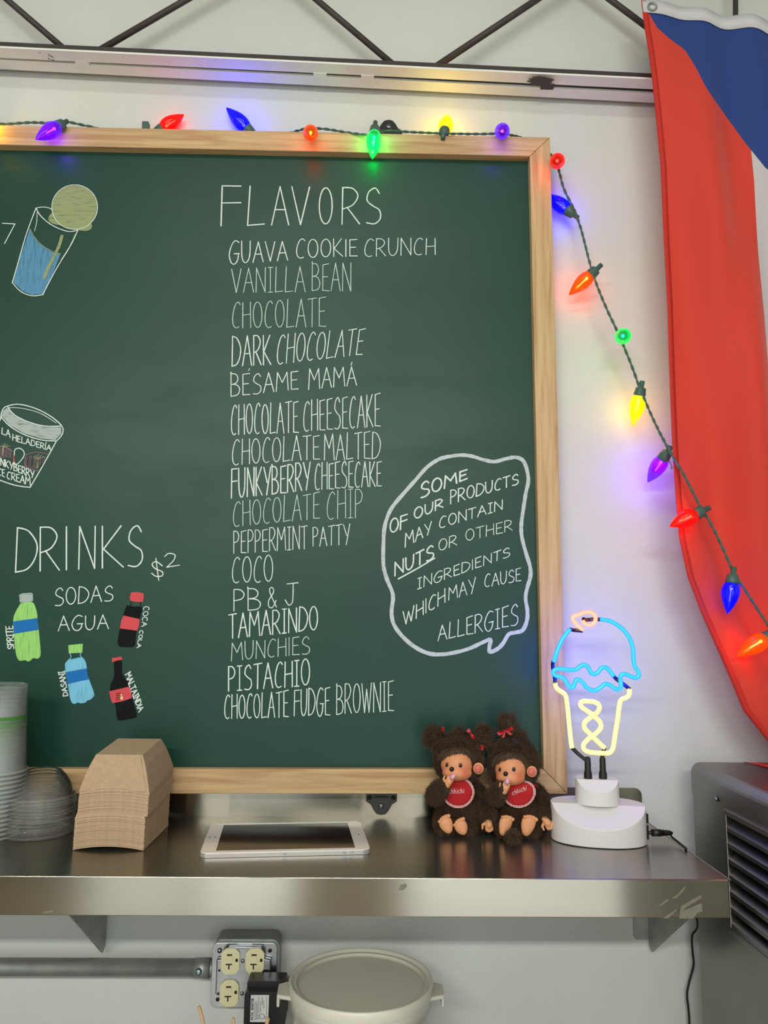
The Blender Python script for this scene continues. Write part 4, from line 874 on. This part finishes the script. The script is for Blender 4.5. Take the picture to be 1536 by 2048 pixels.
# raised field with scooped corners
x0, x1, z0, z1 = bx0+.008, bx1-.008, bz0+.005, bz1-.005; s_ = .016; pf = []
for (cx_, cz_, dx, dz) in ((x0, z0, 1, 1), (x1, z0, -1, 1), (x1, z1, -1, -1), (x0, z1, 1, -1)):
    q_ = [(cx_, cz_+dz*s_), (cx_+dx*s_*.55, cz_+dz*s_*.9), (cx_+dx*s_*.9, cz_+dz*s_*.55), (cx_+dx*s_, cz_)]
    pf += q_ if (dx*dz > 0) else q_[::-1]
MB().prism([(x, -.0470, z) for x, z in pf], (0, -.009, 0)).build('raised_field', M_plate, cvr, bevel=.0022, seg=3)
PF = -.0562
for i, (cx_, cz_, dx, dz) in enumerate(((x0, z0, 1, 1), (x1, z0, -1, 1), (x1, z1, -1, -1), (x0, z1, 1, -1))):
    c = Vector((cx_+dx*.003, -.0473, cz_+dz*.006))
    if i == 3: MB().lathe([(0, .0038), (.0025, .0034), (.003, 0)], c, (0, -1, 0), 12).build('screw', M_screw, ob)
    else: MB().lathe([(0, .003), (.0006, .003), (.0006, 0)], c, (0, -1, 0), 12).build('knockout_hole', M_black, ob)
for (fx, fz) in ((-.04, .55), (.95, .55), (-.03, .2)):
    c = Vector((x0+(x1-x0)*(.06 if fx < .5 else .93), PF+.0002, z0+(z1-z0)*(.62 if fz > .3 else .22))); MB().lathe([(0, .0018), (.0006, .0018), (.0006, 0)], c, (0, -1, 0), 10).build('knockout_hole', M_black, ob)
M_ivory = mat('ivory_plastic', (226, 218, 172), .35)
def receptacle(px, py):
    c = P(px, py, PF-.001); R0 = .0168; pl = []
    for k in range(33):
        t = 2*math.pi*k/32; x = R0*math.cos(t); z = .0205*math.sin(t)
        x = max(-.0142, min(.0142, x)); z = max(-.0190, min(.0190, z)); pl.append((c.x+x, PF+.0005, c.z+z))
    f = MB().prism(pl[:-1], (0, -.0032, 0)).build('receptacle', M_ivory, ob, bevel=.0006); yy = PF-.0027; M_slot = mat('slot_dark', (30, 24, 18), .8)
    MB().prism([(c.x-.007, yy, c.z+.001), (c.x+.004, yy, c.z+.001), (c.x+.0025, yy, c.z+.008), (c.x-.0055, yy, c.z+.008)], (0, -.0009, 0)).build('centre_boss', M_ivory, f)
    MB().box((c.x-.0055, yy-.0003, c.z+.0083), (c.x+.0025, yy, c.z+.0105)).build('blade_slot', M_slot, f)
    MB().box((c.x-.0070, yy-.0003, c.z-.0052), (c.x+.0030, yy, c.z-.0034)).box((c.x-.0030, yy-.0003, c.z-.0115), (c.x-.0010, yy, c.z-.0052)).build('tee_slot', M_slot, f)
    pg = [(c.x+.0078, yy, c.z-.0005), (c.x+.0118, yy, c.z-.0005)]+[(c.x+.0098+.002*math.cos(t*math.pi/6), yy, c.z+.0022+.0022*math.sin(t*math.pi/6)) for t in range(7)]
    MB().prism(pg, (0, -.0003, 0)).build('ground_hole', M_slot, f)
    return c
r1 = receptacle(461, 1922); r2 = receptacle(510, 1922); r3 = receptacle(459, 1986)
c = P(485.5, 1922, PF); MB().lathe([(0, .003), (.0014, .0026), (.0016, 0)], c, (0, -1, 0), 12).build('screw', M_screw, ob)
c = P(484, 1987, PF); MB().lathe([(0, .003), (.0014, .0026), (.0016, 0)], c, (0, -1, 0), 12).build('screw', M_screw, ob)
ay = -.105; A0 = P(487, 2046, ay); A1 = P(575, 1984, ay); AT = P(530, 1954, -.078)
ad = thing('power_adapter', 'black plug-in power adapter with a white rating label in the outlet box', 'adapter', P(530, 2000, -.08))
MB().prism(rp(A0.x, A0.z-.004, A1.x-.002, A1.z, .005, -.0606), (0, ay+.0606, 0)).build('adapter_body', M_black, ad, bevel=.002, seg=3)
MB().prism(rp(A0.x+.0015, A1.z-.004, A1.x-.0045, A1.z+.009, .003, -.0605), (0, -.030, 0)).build('adapter_neck', M_black, ad, bevel=.0015)
l0, l1 = P(500, 2044, ay-.0003), P(538, 1990, ay-.0003)
lab = MB().box((l0.x, ay-.0005, l0.z), (l1.x, ay, l1.z)).build('rating_label', mat('white_sticker', (214, 212, 210), .6), ad, label='white rating label')
mb = MB(); M_ink = mat('black_ink', (28, 28, 30), .8)
ZL = lambda x, y: (400+x/3.072, 1840+y/3.072)
text(mb, 'AC', ZL, (325, 614), (327, 590), (311, 614), (313, 590), .8, ay, y=ay-.0007)
text(mb, 'DC', ZL, (327, 586), (328, 563), (313, 586), (314, 563), .8, ay, y=ay-.0007)
text(mb, 'ADAPTOR', ZL, (328, 552), (331, 480), (314, 552), (318, 480), .8, ay, y=ay-.0007)
for i, (x, a_, b_) in enumerate([(337, 612, 500), (345, 608, 490), (353, 610, 505), (361, 606, 470), (372, 560, 500), (382, 520, 470), (392, 540, 490), (400, 610, 590), (409, 600, 465)]):
    n = 7; 
    for k in range(n):
        s0 = a_+(b_-a_)*k/n; s1 = a_+(b_-a_)*(k+.72)/n; ribbon(mb, [P(*ZL(x, s0), ay), P(*ZL(x+.5, s1), ay)], .9*.0007, ay-.0007)
cr = [P(*ZL(381+15*math.cos(t*.3927), 590+16*math.sin(t*.3927)), ay) for t in range(17)]; ribbon(mb, cr, .7*.0008, ay-.0007)
mb.build('label_print', M_ink, lab)

# ---------------- translucent white food container ----------------
BCY = -.135; tc0 = P(722, 1961, BCY); rr = (P(862, 1961, BCY).x-P(582, 1961, BCY).x)/2; tz = tc0.z
BCY = -.012-rr-.004; k_ = P(722, 1961, BCY); rr = (P(866, 1961, BCY).x-P(580, 1961, BCY).x)/2; bc = Vector((k_.x, BCY, k_.z-.20)); H_ = .20
M_tub = mat('translucent_white_plastic', (226, 222, 208), .32, sub=.35, spec=.5)
tbx = thing('food_container', 'round translucent white plastic food container with lid and side handles on the counter', 'container', bc)
prof = [(0, 0), (0, rr*.86), (.004, rr*.88), (H_-.045, rr*.93), (H_-.03, rr*.95), (H_-.028, rr*.985), (H_-.002, rr*.99), (H_, rr*.975), (H_, rr*.9)]
MB().lathe(prof, bc, (0, 0, 1), 64).build('container_body', M_tub, tbx)
lidp = [(H_-.012, rr*.995), (H_-.002, rr*1.01), (H_+.003, rr*1.0), (H_+.0045, rr*.985), (H_+.0035, rr*.965), (H_-.003, rr*.93), (H_-.0055, rr*.90), (H_-.0045, rr*.86), (H_-.0035, rr*.80), (H_-.0035, 0)]
ld = MB().lathe(lidp, bc, (0, 0, 1), 64).build('lid', M_tub, tbx)
for sx in (-1, 1):
    z = bc.z+H_-.016; x0 = bc.x+sx*rr*.93; x1 = bc.x+sx*(rr+.016)
    MB().prism([(x0, BCY-.030, z), (x1, BCY-.020, z-.001), (x1+sx*.001, BCY+.016, z-.001), (x0, BCY+.028, z)], (0, 0, .006)).build('handle', M_tub, tbx, bevel=.002)
    MB().hexa([(x1-sx*.004, BCY-.021, z-.012), (x1, BCY-.020, z-.012), (x1, BCY+.016, z-.012), (x1-sx*.004, BCY+.016, z-.012), (x1-sx*.004, BCY-.021, z+.003), (x1, BCY-.020, z+.003), (x1, BCY+.016, z+.003), (x1-sx*.004, BCY+.016, z+.003)]).build('handle_lip', M_tub, tbx, bevel=.0015)
CZ = bc.z
MB().box((-1.3, -.62, CZ-.04), (.44, -.02, CZ)); 
ct = thing('counter', 'steel topped work counter standing under the wall shelf', 'counter', (-.3, -.3, 0))
MB().box((-1.3, -.62, CZ-.04), (.44, -.02, CZ)).build('countertop', M_steeld, ct, uv=True, bevel=.002)
for x in (-1.24, .38):
    for y in (-.56, -.08): MB().box((x-.02, y-.02, 0), (x+.02, y+.02, CZ-.04)).build('leg', M_steeld, ct, uv=True)
# sticks in a cup just below the frame
M_stick = mat('birch_stick', (206, 168, 128), .7, noise=.15, nscale=40)
sy = -.24; sc = P(470, 2140, sy); sc.z = CZ
cp_ = thing('stick_cup', 'white paper cup holding wooden sticks on the counter', 'cup', (sc.x, sy, CZ))
MB().lathe([(0, 0), (0, .030), (.001, .031), (.10, .040), (.101, .041), (.103, .040), (.10, .0385), (.002, .0295), (.002, 0)], (sc.x, sy, CZ+.0003), (0, 0, 1), 32).build('cup_wall', mat('paper_white', (225, 222, 215), .7), cp_)
for i, ((tx, ty, Y), off) in enumerate(zip([(398, 2012, -.235), (467, 2036, -.24), (537, 2036, -.245)], [.018, 0, -.018])):
    t = P(tx, ty, Y); b = Vector((sc.x+off, sy, CZ+.004))
    o = MB().tube([b, t-(t-b).normalized()*.002, t], [.0024, .0024, .0018], 8).build('wooden_stick', M_stick)
    tag(o, ['wooden stick leaning left of the outlet box', 'wooden stick tip rising between the outlet box bottom and adapter', 'wooden stick tip in front of the black adapter'][i], 'stick', 'wooden sticks in the paper cup')
# ---------------- two plush dolls ----------------
M_fur = mat('brown_fur', (58, 44, 33), .9, noise=.35, nscale=90, sheen=.3, spec=.15)
M_furd = mat('dark_fur', (24, 18, 15), .9, spec=.15)
M_hair = mat('fur_strand', (82, 62, 46), .75, noise=.4, nscale=70, spec=.25)
M_skin = mat('vinyl_skin', (226, 160, 112), .5, sub=.08)
M_face = mat('vinyl_face', (214, 136, 96), .5, sub=.08, noise=0, col2=None)
M_blush = mat('pink_vinyl', (212, 108, 96), .5, sub=.05)
M_bib = mat('red_felt', (184, 24, 30), .85, bump=.2, bscale=400)
M_bow = mat('red_satin', (178, 14, 22), .4)
M_nose = mat('black_vinyl', (14, 12, 14), .3); M_eye = mat('brown_iris', (64, 34, 22), .25, spec=.3); M_pup = mat('black_pupil', (6, 5, 6), .2); M_ew = mat('eye_white', (232, 214, 200), .3)
M_dummy = mat('pale_pink_plastic', (226, 170, 190), .3)
M_gum = mat('gingham', (220, 200, 200), .8); nt = M_gum.node_tree; N = nt.nodes; L = nt.links
ck = N.new('ShaderNodeTexChecker'); ck.inputs['Scale'].default_value = 620; ck.inputs[1].default_value = srgb(186, 28, 36); ck.inputs[2].default_value = srgb(235, 222, 222)
tcn = N.new('ShaderNodeTexCoord'); mp = N.new('ShaderNodeMapping'); mp.inputs['Rotation'].default_value = (0, .78, 0); mp.inputs['Scale'].default_value = (1, .001, 1)
L.new(tcn.outputs['Object'], mp.inputs[0]); L.new(mp.outputs[0], ck.inputs[0]); L.new(ck.outputs[0], N['Principled BSDF'].inputs['Base Color'])
nt = M_face.node_tree; N = nt.nodes; L = nt.links
ab = N.new('ShaderNodeAttribute'); ab.attribute_name = 'blush'; mb_ = N.new('ShaderNodeMix'); mb_.data_type = 'RGBA'; mb_.inputs[6].default_value = srgb(222, 148, 104); mb_.inputs[7].default_value = srgb(214, 98, 76)
mu = N.new('ShaderNodeMath'); mu.operation = 'MULTIPLY'; mu.inputs[1].default_value = .75; L.new(ab.outputs['Fac'], mu.inputs[0]); L.new(mu.outputs[0], mb_.inputs[0]); L.new(mb_.outputs[2], N['Principled BSDF'].inputs['Base Color'])
KZ = 1.43e-4
ZP = lambda x, y: (830+x/5.297, 1410+y/5.297)
def zp(x, y, Y): return P(*ZP(x, y), Y)
def fuse(mb, voxel, smooth=4):
    """one continuous skin round overlapping volumes"""
    me = D.meshes.new('tmp'); me.from_pydata([tuple(v) for v in mb.v], [], mb.f); o = D.objects.new('tmp', me); COL.objects.link(o)
    r = o.modifiers.new('r', 'REMESH'); r.mode = 'VOXEL'; r.voxel_size = voxel; r.use_smooth_shade = True
    s = o.modifiers.new('s', 'SMOOTH'); s.iterations = smooth; s.factor = .6
    dg = bpy.context.evaluated_depsgraph_get(); ev = o.evaluated_get(dg); m2 = ev.to_mesh()
    out = MB(); out.add([v.co.copy() for v in m2.vertices], [tuple(p.vertices) for p in m2.polygons], 0, True)
    ev.to_mesh_clear(); D.objects.remove(o); D.meshes.remove(me); return out
def limb(mb, pts, rs, n=12):
    pts = [Vector(p) for p in pts]
    for p, r in zip(pts, rs): mb.ell(p, (r, r, r), n, 8)
    for i in range(len(pts)-1):
        for j in range(1, 5): t = j/5; r = rs[i]*(1-t)+rs[i+1]*t; mb.ell(pts[i]*(1-t)+pts[i+1]*t, (r, r, r), n, 8)
def strands(name, src, par, count, ln, avoid, down=.5, m_=M_hair, rnd=.35, wide=.0006, bias=None):
    me = src.data; org = worg(src); polys = me.polygons
    areas = []; tot = 0
    for p in polys: tot += p.area; areas.append(tot)
    import bisect
    mb = MB(); V = me.vertices; vs = []; fs = []
    for _ in range(count):
        p = polys[min(len(polys)-1, bisect.bisect(areas, random.random()*tot))]
        idx = p.vertices; a, b = random.random(), random.random()
        c = V[idx[0]].co*(1-a)*(1-b)+V[idx[1]].co*a*(1-b)+V[idx[2]].co*a*b+V[idx[-1]].co*(1-a)*b if len(idx) == 4 else p.center
        w_ = c+org; n = p.normal
        if avoid(w_, n): continue
        d = n*.8+Vector((random.gauss(0, rnd), random.gauss(0, rnd), random.gauss(0, rnd)-down))
        if bias: d += bias(w_)
        d.normalize(); l = ln*random.uniform(.6, 1.25); s = d.cross(Vector((0, 1, 0)))
        if s.length < .1: s = Vector((1, 0, 0))
        s.normalize(); k = wide*random.uniform(.6, 1.3); mid = w_+d*l*.55+Vector((0, 0, -.0003)); tip = w_+d*l+Vector((random.gauss(0, .0005), 0, -.0010*l/.007))
        o = len(vs); vs += [w_-s*k-n*.0006, w_+s*k-n*.0006, mid-s*k*.7, mid+s*k*.7, tip]; fs += [(o, o+1, o+3, o+2), (o+2, o+3, o+4)]
    mb.add(vs, fs, 0, True); return mb.build(name, m_, par, kind='stuff')
def tuft(name, c, dirs, count, ln, par, spread=.5, m_=M_hair, rad=.006):
    vs = []; fs = []
    for _ in range(int(count*1.7)):
        d = Vector(random.choice(dirs)).normalized()+Vector((random.gauss(0, spread), random.gauss(0, spread), random.gauss(0, spread))); d.normalize()
        b = Vector(c)+Vector((random.gauss(0, rad*.4), random.gauss(0, rad*.4), random.gauss(0, rad*.4))); l = ln*random.uniform(.5, 1.15)
        s = d.cross(Vector((0, 1, 0))); s = s.normalized() if s.length > .1 else Vector((1, 0, 0)); k = .00036
        mid = b+d*l*.6; tip = b+d*l+Vector((0, 0, -.002*random.random()))
        o = len(vs); vs += [b-s*k, b+s*k, mid-s*k*.8, mid+s*k*.8, tip]; fs += [(o, o+1, o+3, o+2), (o+2, o+3, o+4)]
    return MB().add(vs, fs, 0, True).build(name, m_, par, kind='stuff')
def bow(name, c, w_, h, ang, par, tails=True):
    c = Vector(c); R_ = Matrix.Rotation(ang, 3, 'Y'); mb = MB()
    for sx in (-1, 1):
        lo = [(0, 0, -.0010), (sx*w_*.5, -.0025, -h*.42), (sx*w_, -.001, -h*.5), (sx*w_*1.02, .0005, h*.5), (sx*w_*.5, -.0025, h*.42), (0, 0, .0010)]
        pl = [c+R_ @ Vector(p) for p in lo]; mb.prism(pl, (0, -.0012, 0))
        if tails: mb.prism([c+R_ @ Vector(p) for p in [(0, -.001, 0), (sx*w_*.35, -.002, -h*1.5), (sx*w_*.75, -.002, -h*1.35), (sx*.001, -.001, .001)]], (0, -.001, 0))
    mb.ell(c+Vector((0, -.0015, 0)), (.0016, .0016, .0018), 8, 6)
    return mb.build(name, M_bow, par)
def hand(name, c, dirv, par, sc=1.0, curl=.3, thumb=1):
    """small vinyl hand: palm, four short fingers and a thumb leaving its side"""
    c = Vector(c); d = Vector(dirv).normalized(); sd = d.cross(Vector((0, 1, 0))).normalized(); up = sd.cross(d)
    mb = MB(); limb(mb, [c-d*.004*sc, c+d*.002*sc], [.0048*sc, .0055*sc], 10)
    for i, (o, ln) in enumerate(((-.0042, .0052), (-.0015, .0066), (.0013, .0064), (.0040, .0050))):
        b = c+sd*o*sc+d*.004*sc; m1 = b+d*ln*.6*sc; t = m1+(d*(1-curl)+up*curl)*ln*.5*sc; limb(mb, [b, m1, t], [.0018*sc, .0017*sc, .0014*sc], 8)
    b = c-sd*thumb*.0045*sc-d*.001*sc; limb(mb, [b, b+(d*.5-sd*thumb)*.0042*sc, b+(d*.95-sd*thumb*.7)*.0072*sc], [.0021*sc, .0019*sc, .0015*sc], 8)
    return fuse(mb, .0007, 2).build(name, M_skin, par)
def sole(name, heel, toe, w_, par):
    heel, toe = Vector(heel), Vector(toe); d = (toe-heel); ln = d.length; d.normalize(); sd = d.cross(Vector((0, 1, 0))).normalized(); mb = MB()
    for i in range(8):
        t = i/7; r = w_*(.60+.40*math.sin(t*1.6)); c = heel+d*(w_*.6+(ln-w_*1.65)*t)+Vector((0, .003, 0)); mb.ell(c, (r, .0055, r), 12, 8)
    for i in range(5):
        o = (i-2)*w_*.40; r = w_*(.29-.02*i); c = toe-d*w_*(.22+.07*abs(i-1.5)**1.6)+sd*o+Vector((0, .0005, 0)); mb.ell(c, (r, .0040, r), 10, 8)
    return fuse(mb, .0008, 2).build(name, M_skin, par)
def doll(label, ox, oy, cfg):
    """ox, oy shift the drawing coordinates of this doll's landmarks"""
    Yh, Yb = cfg['Yh'], cfg['Yb']
    q_ = lambda x, y, Y: zp(x, y, Y)
    base = q_(*cfg['torso'][:2], Yb); t = thing('plush_doll', label, 'doll', (base.x, Yb, SHZ), 'brown plush dolls on the shelf')
    hx, hy, hrx, hrz = cfg['head']; H = q_(hx, hy, Yh)
    body = MB(); body.ell(H, (hrx*KZ, .037, hrz*KZ), 24, 16)
    tx, ty, trx, trz = cfg['torso']; T_ = q_(tx, ty, Yb); body.ell(T_, (trx*KZ, .032, trz*KZ), 20, 14)
    limb(body, [H-Vector((0, -.004, .02)), T_+Vector((0, 0, .01))], [.018, .022])
    for arm in cfg['arms']: limb(body, [q_(*p[:3]) for p in arm], [p[3]*KZ for p in arm])
    for leg in cfg['legs']: limb(body, [q_(*p[:3]) for p in leg], [p[3]*KZ for p in leg])
    if 'tail' in cfg: x, y, Y, r = cfg['tail']; limb(body, [q_(x, y, Y), q_(x+20, y-30, Y+.03)], [r*KZ, r*KZ*.7])
    bd = fuse(body, .0022, 3)
    for v in bd.v: v.z = max(v.z, SHZ+.0012)
    bo = bd.build('furry_body', [M_fur, M_furd], t)
    # face
    fx, fy, frx, frz = cfg['face']; F = q_(fx, fy, Yh-.028); fm = MB()
    fm.ell(F+Vector((.0005, .002, .0035)), (frx*KZ*.98, .024, frz*KZ*1.12), 24, 16); mz = q_(fx+cfg['muz'][0], fy+cfg['muz'][1], Yh-.034)
    fm.ell(mz, (frx*KZ*.92, .018, frz*KZ*.56), 20, 14)
    fc = fuse(fm, .0013, 5).build('face', M_face, t)
    surf = {}
    from mathutils.bvhtree import BVHTree
    bv = BVHTree.FromPolygons([v.co+worg(fc) for v in fc.data.vertices], [tuple(p.vertices) for p in fc.data.polygons])
    def onf(x, y, off=0):
        a = q_(x, y, Yh-.06); h = bv.ray_cast(CAM, (a-CAM).normalized())
        return (h[0]+h[1]*off, h[1]) if h[0] else (q_(x, y, Yh-.04), Vector((0, -1, 0)))
    for (x, y) in cfg['eyes']:
        p, n = onf(x, y+4); rt = n.to_track_quat('Z', 'Y').to_matrix()
        e = MB().ell(p+Vector((0, 0, -.0009)), (.0029, .0026, .0009), 16, 8, rt).build('eye', M_ew, t)
        p2 = p+n*.0006; MB().ell(p2, (.0029, .0030, .0012), 16, 8, rt).build('iris', M_eye, e); p3 = p+n*.0012; MB().ell(p3, (.0017, .0018, .0009), 12, 8, rt).build('pupil', M_pup, e)
        MB().ell(p+n*.0019+Vector((-.0009, 0, .0010)), (.00045, .00045, .0003), 8, 6, rt).build('eye_glint', M_ew, e)
        m_ = MB()
        for k in range(3):
            a = p+Vector((-.0010+.0013*k, 0, .0026))+n*.0006; m_.tube([a, a+Vector((-.0006+.0009*k, -.0006, .0014)), a+Vector((-.0013+.0016*k, -.0008, .0024))], [.00026, .0002, .0001], 5)
        m_.build('eyelash', M_nose, e)
    p, n = onf(*cfg['nose']); MB().ell(p+n*.001, (.0037, .0030, .0036), 16, 10).build('nose', M_nose, t)
    # rouge moulded into the vinyl
    org = worg(fc); ck_ = [onf(x, y)[0] for x, y in cfg['cheeks']]
    at_ = fc.data.attributes.new('blush', 'FLOAT', 'POINT'); at_.data.foreach_set('value', [max(math.exp(-((v.co+org-c_).length/.0075)**2) for c_ in ck_) for v in fc.data.vertices])
    x, y, r = cfg['ear']; E_ = q_(x, y, Yh-.038); ea = MB(); ea.ell(E_, (r*KZ, .0035, r*KZ*1.05), 18, 10); ear = ea.build('ear', M_skin, t); MB().ell(E_+Vector((-.0006, -.0020, 0)), (r*KZ*.75, .0028, r*KZ*.8), 14, 8).build('inner_ear', M_blush, ear)
    r_e = r
    # hand at the mouth holding its dummy
    x, y, dx, dz = cfg['hand']; c = q_(x, y, Yh-.057); hands = [c, q_(*cfg['hand2'][:2], Yb-.038)]; hand('hand', c, (dx, -.2, dz), t, 1.0, .5, -1)
    x, y = cfg['dummy']; p = q_(x, y, Yh-.061); d = Vector(cfg['ddir']).normalized(); MB().lathe([(-.004, 0), (-.004, .0036), (0, .0037), (.0022, .0028), (.0050, .0010), (.0056, 0)], p, d, 14).build('pink_dummy', M_dummy, t)
    x, y, dx, dz = cfg['hand2']; hand('hand', q_(x, y, Yb-.038), (dx, -.3, dz), t, 1.1, .25, 1)
    for (hx_, hy_, tx_, ty_, w_, Yf) in cfg['feet']: sole('foot', q_(hx_, hy_, Yf), q_(tx_, ty_, Yf+.004), w_*KZ, t)
    # bib
    bx, by, brx, brz, tilt = cfg['bib']; Bc = q_(bx, by, Yb-.036)
    def bibpt(rx, rz, th, lift=0):
        x = rx*math.cos(th); z = rz*math.sin(th); x, z = x*math.cos(tilt)-z*math.sin(tilt), x*math.sin(tilt)+z*math.cos(tilt)
        yy = .60*(x/KZ/brx*.5)**2*.028+.22*max(0, z)+.05*max(0, -z); return Bc+Vector((x, yy-lift, z))
    def disc(s0, s1, nm, m_, th_, lift, par=t, top=1.0):
        vs = []; fs = []; n = 48; rings = 6
        for i in range(rings+1):
            f = s0+(s1-s0)*i/rings
            for k in range(n):
                th = 2*math.pi*k/n; vs.append(bibpt(brx*KZ*f, brz*KZ*f*(cfg['bibtop'] if math.sin(th) > 0 else 1), th, lift))
        for i in range(rings):
            for k in range(n): fs.append((i*n+k, (i+1)*n+k, (i+1)*n+(k+1) % n, i*n+(k+1) % n))
        return MB().add(vs, fs, 0, True).build(nm, m_, par, solid=th_)
    bib = disc(.02, .86, 'bib', M_bib, .0012, 0); disc(.85, 1.0, 'gingham_trim', M_gum, .0016, .0002, bib)
    # lettering embroidered on the bib
    mb = MB(); (lx0, ly0, lx1, ly1, hgt) = cfg['txt']; Yt = Yb-.040
    text(mb, 'chhqchq', ZP, (lx0, ly0), (lx1, ly1), (lx0, ly0-hgt), (lx1, ly1-hgt), 0.62, Yt, gap=.25, y=Yt, jit=0)
    # drape it on the felt
    for v in mb.v:
        lx = (v.x-Bc.x); lz = v.z-Bc.z; x = lx*math.cos(-tilt)-lz*math.sin(-tilt); z = lx*math.sin(-tilt)+lz*math.cos(-tilt)
        v.y = Bc.y+.60*(x/KZ/brx*.5)**2*.028+.22*max(0, lz)+.05*max(0, -lz)-.0012
    mb.build('embroidered_letters', mat('white_thread', (228, 222, 222), .7), bib)
    # fur
    def avoid(w_, n):
        if w_.y < Yh-.006 and ((w_.x-F.x)/(frx*KZ*.88))**2+((w_.z-F.z-.002)/(frz*KZ*1.0))**2 < 1: return True
        if w_.y < Yb-.01 and ((w_.x-Bc.x)/(brx*KZ*.9))**2+((w_.z-Bc.z)/(brz*KZ*.9))**2 < 1 and n.y < -.2: return True
        for hc in hands:
            if (w_-hc).length < .0088 and w_.y < hc.y+.006: return True
        if (w_.x-E_.x)**2+(w_.z-E_.z)**2 < (r_e*KZ*1.05)**2 and w_.y < Yh: return True
        return w_.y > Yh+.03
    strands('fur', bo, t, 34000, .0068, avoid, .45, wide=.00034, rnd=.3)
    fr_ = MB()
    # fringe over the forehead
    vs = []; fs = []
    for _ in range(3600):
        a = random.uniform(-1.0, 1.0); x = F.x+a*frx*KZ*1.02; zt = F.z+frz*KZ*(1.02-.55*abs(a)**2.6)
        b = Vector((x+random.gauss(0, .001), Yh-.040+.014*abs(a)**2+random.uniform(-.003, .002), zt+random.uniform(.001, .008)))
        u_ = 1-((b.x-H.x)/(hrx*KZ))**2-((b.z-H.z)/(hrz*KZ))**2; v_ = 1-((b.x-F.x)/(frx*KZ))**2-((b.z-F.z-.0035)/(frz*KZ*1.12))**2
        b.y = min(Yh-.037*math.sqrt(max(.05, u_)), Yh-.026-.024*math.sqrt(max(0, v_)))-random.uniform(-.001, .002)
        dd = Vector((a*.4-.15+random.gauss(0, .25), -.35, -.75)).normalized(); l = random.uniform(.005, .0105); s = Vector((.00032, 0, 0)); o = len(vs)
        vs += [b-s, b+s, b+dd*l*.6-s*.7, b+dd*l*.6+s*.7, b+dd*l+Vector((0, .003, 0))]; fs += [(o, o+1, o+3, o+2), (o+2, o+3, o+4)]
    fr_.add(vs, fs, 0, True); fr_.build('fringe', M_hair, t, kind='stuff')
    for (x, y, Y, dirs, n, ln, sp) in cfg['tufts']: tuft('hair_tuft', q_(x, y, Y), dirs, n, ln, t, sp, rad=.010)
    for (x, y, Y, w_, h, ang, tails) in cfg['bows']: bow('ribbon_bow', q_(x, y, Y), w_, h, ang, t, tails)
    return t
A = dict(Yh=-.085, Yb=-.085, head=(462, 560, 258, 270), torso=(450, 1045, 225, 245), face=(440, 655, 178, 150), muz=(5, 62), eyes=[(340, 632), (480, 638)], nose=(392, 678),
    cheeks=[(535, 715), (292, 712)], ear=(672, 672, 58), hand=(355, 822, .35, .8), dummy=(402, 760), ddir=(.5, -.3, .6), hand2=(780, 1255, .1, -1),
    arms=[[(270, 880, -.09, 85), (215, 950, -.115, 88), (262, 885, -.132, 72), (310, 858, -.138, 56)], [(640, 900, -.09, 85), (735, 1040, -.10, 92), (775, 1175, -.115, 84)]],
    legs=[[(330, 1220, -.075, 120), (315, 1270, -.115, 95)], [(590, 1220, -.075, 125), (530, 1285, -.112, 95)], [(660, 1270, -.08, 90), (690, 1280, -.085, 80)]],
    feet=[(375, 1368, 292, 1175, 74, -.136), (532, 1382, 450, 1210, 72, -.136)], bib=(458, 925, 178, 165, -.05), bibtop=.95, txt=(365, 945, 525, 938, 45),
    tufts=[(235, 345, -.080, [(-1, -.1, .15), (-.8, -.2, -.5), (-.5, -.1, .8)], 1500, .0215, .42), (690, 330, -.080, [(1, -.1, .1), (.6, -.2, .7), (.6, -.2, -.5)], 1500, .0205, .42), (460, 330, -.085, [(0, -.1, 1), (-.5, -.2, .8), (.5, -.2, .8)], 700, .012, .35)],
    bows=[(298, 258, -.112, .0035, .0055, 1.2, False), (592, 305, -.116, .0085, .0055, .95, False), (716, 440, -.105, .0032, .0040, .5, True)])
B_ = dict(Yh=-.092, Yb=-.092, head=(1045, 610, 262, 275), torso=(1110, 1060, 215, 230), face=(1010, 705, 172, 150), muz=(0, 60), eyes=[(902, 682), (1045, 680)], nose=(962, 731),
    cheeks=[(1110, 765), (865, 750)], ear=(1238, 705, 56), hand=(955, 888, .25, .9), dummy=(978, 808), ddir=(.1, -.3, .9), hand2=(1395, 1238, .5, -.7),
    arms=[[(940, 900, -.10, 80), (850, 960, -.120, 85), (890, 905, -.140, 72), (925, 880, -.146, 54)], [(1270, 920, -.095, 90), (1350, 1040, -.105, 95), (1385, 1150, -.12, 80)]],
    legs=[[(950, 1230, -.09, 110), (950, 1300, -.12, 90)], [(1230, 1230, -.09, 120), (1200, 1310, -.12, 100)], [(1100, 1230, -.09, 110), (1290, 1310, -.095, 75)]],
    feet=[(925, 1392, 990, 1168, 70, -.146), (1168, 1396, 1232, 1165, 78, -.146)], bib=(1108, 935, 180, 150, .22), bibtop=.85, txt=(1035, 960, 1190, 905, 45), tail=(1035, 1405, -.165, 62),
    tufts=[(975, 300, -.085, [(-.1, -.05, 1), (.2, 0, 1), (-.2, -.1, 1)], 700, .032, .16), (1010, 290, -.085, [(.9, 0, .5)], 120, .018, .3), (1090, 360, -.09, [(.5, -.2, .8), (-.3, -.2, .9)], 900, .013, .4)],
    bows=[(955, 275, -.118, .0125, .0055, -.35, True), (1268, 850, -.105, .0050, .0035, .3, False)])
doll('brown plush doll with two side hair tufts and a red bib, leaning beside its twin', 0, 0, A)
doll('brown plush doll with one top hair tuft and red bow, nearest the neon sign', 0, 0, B_)
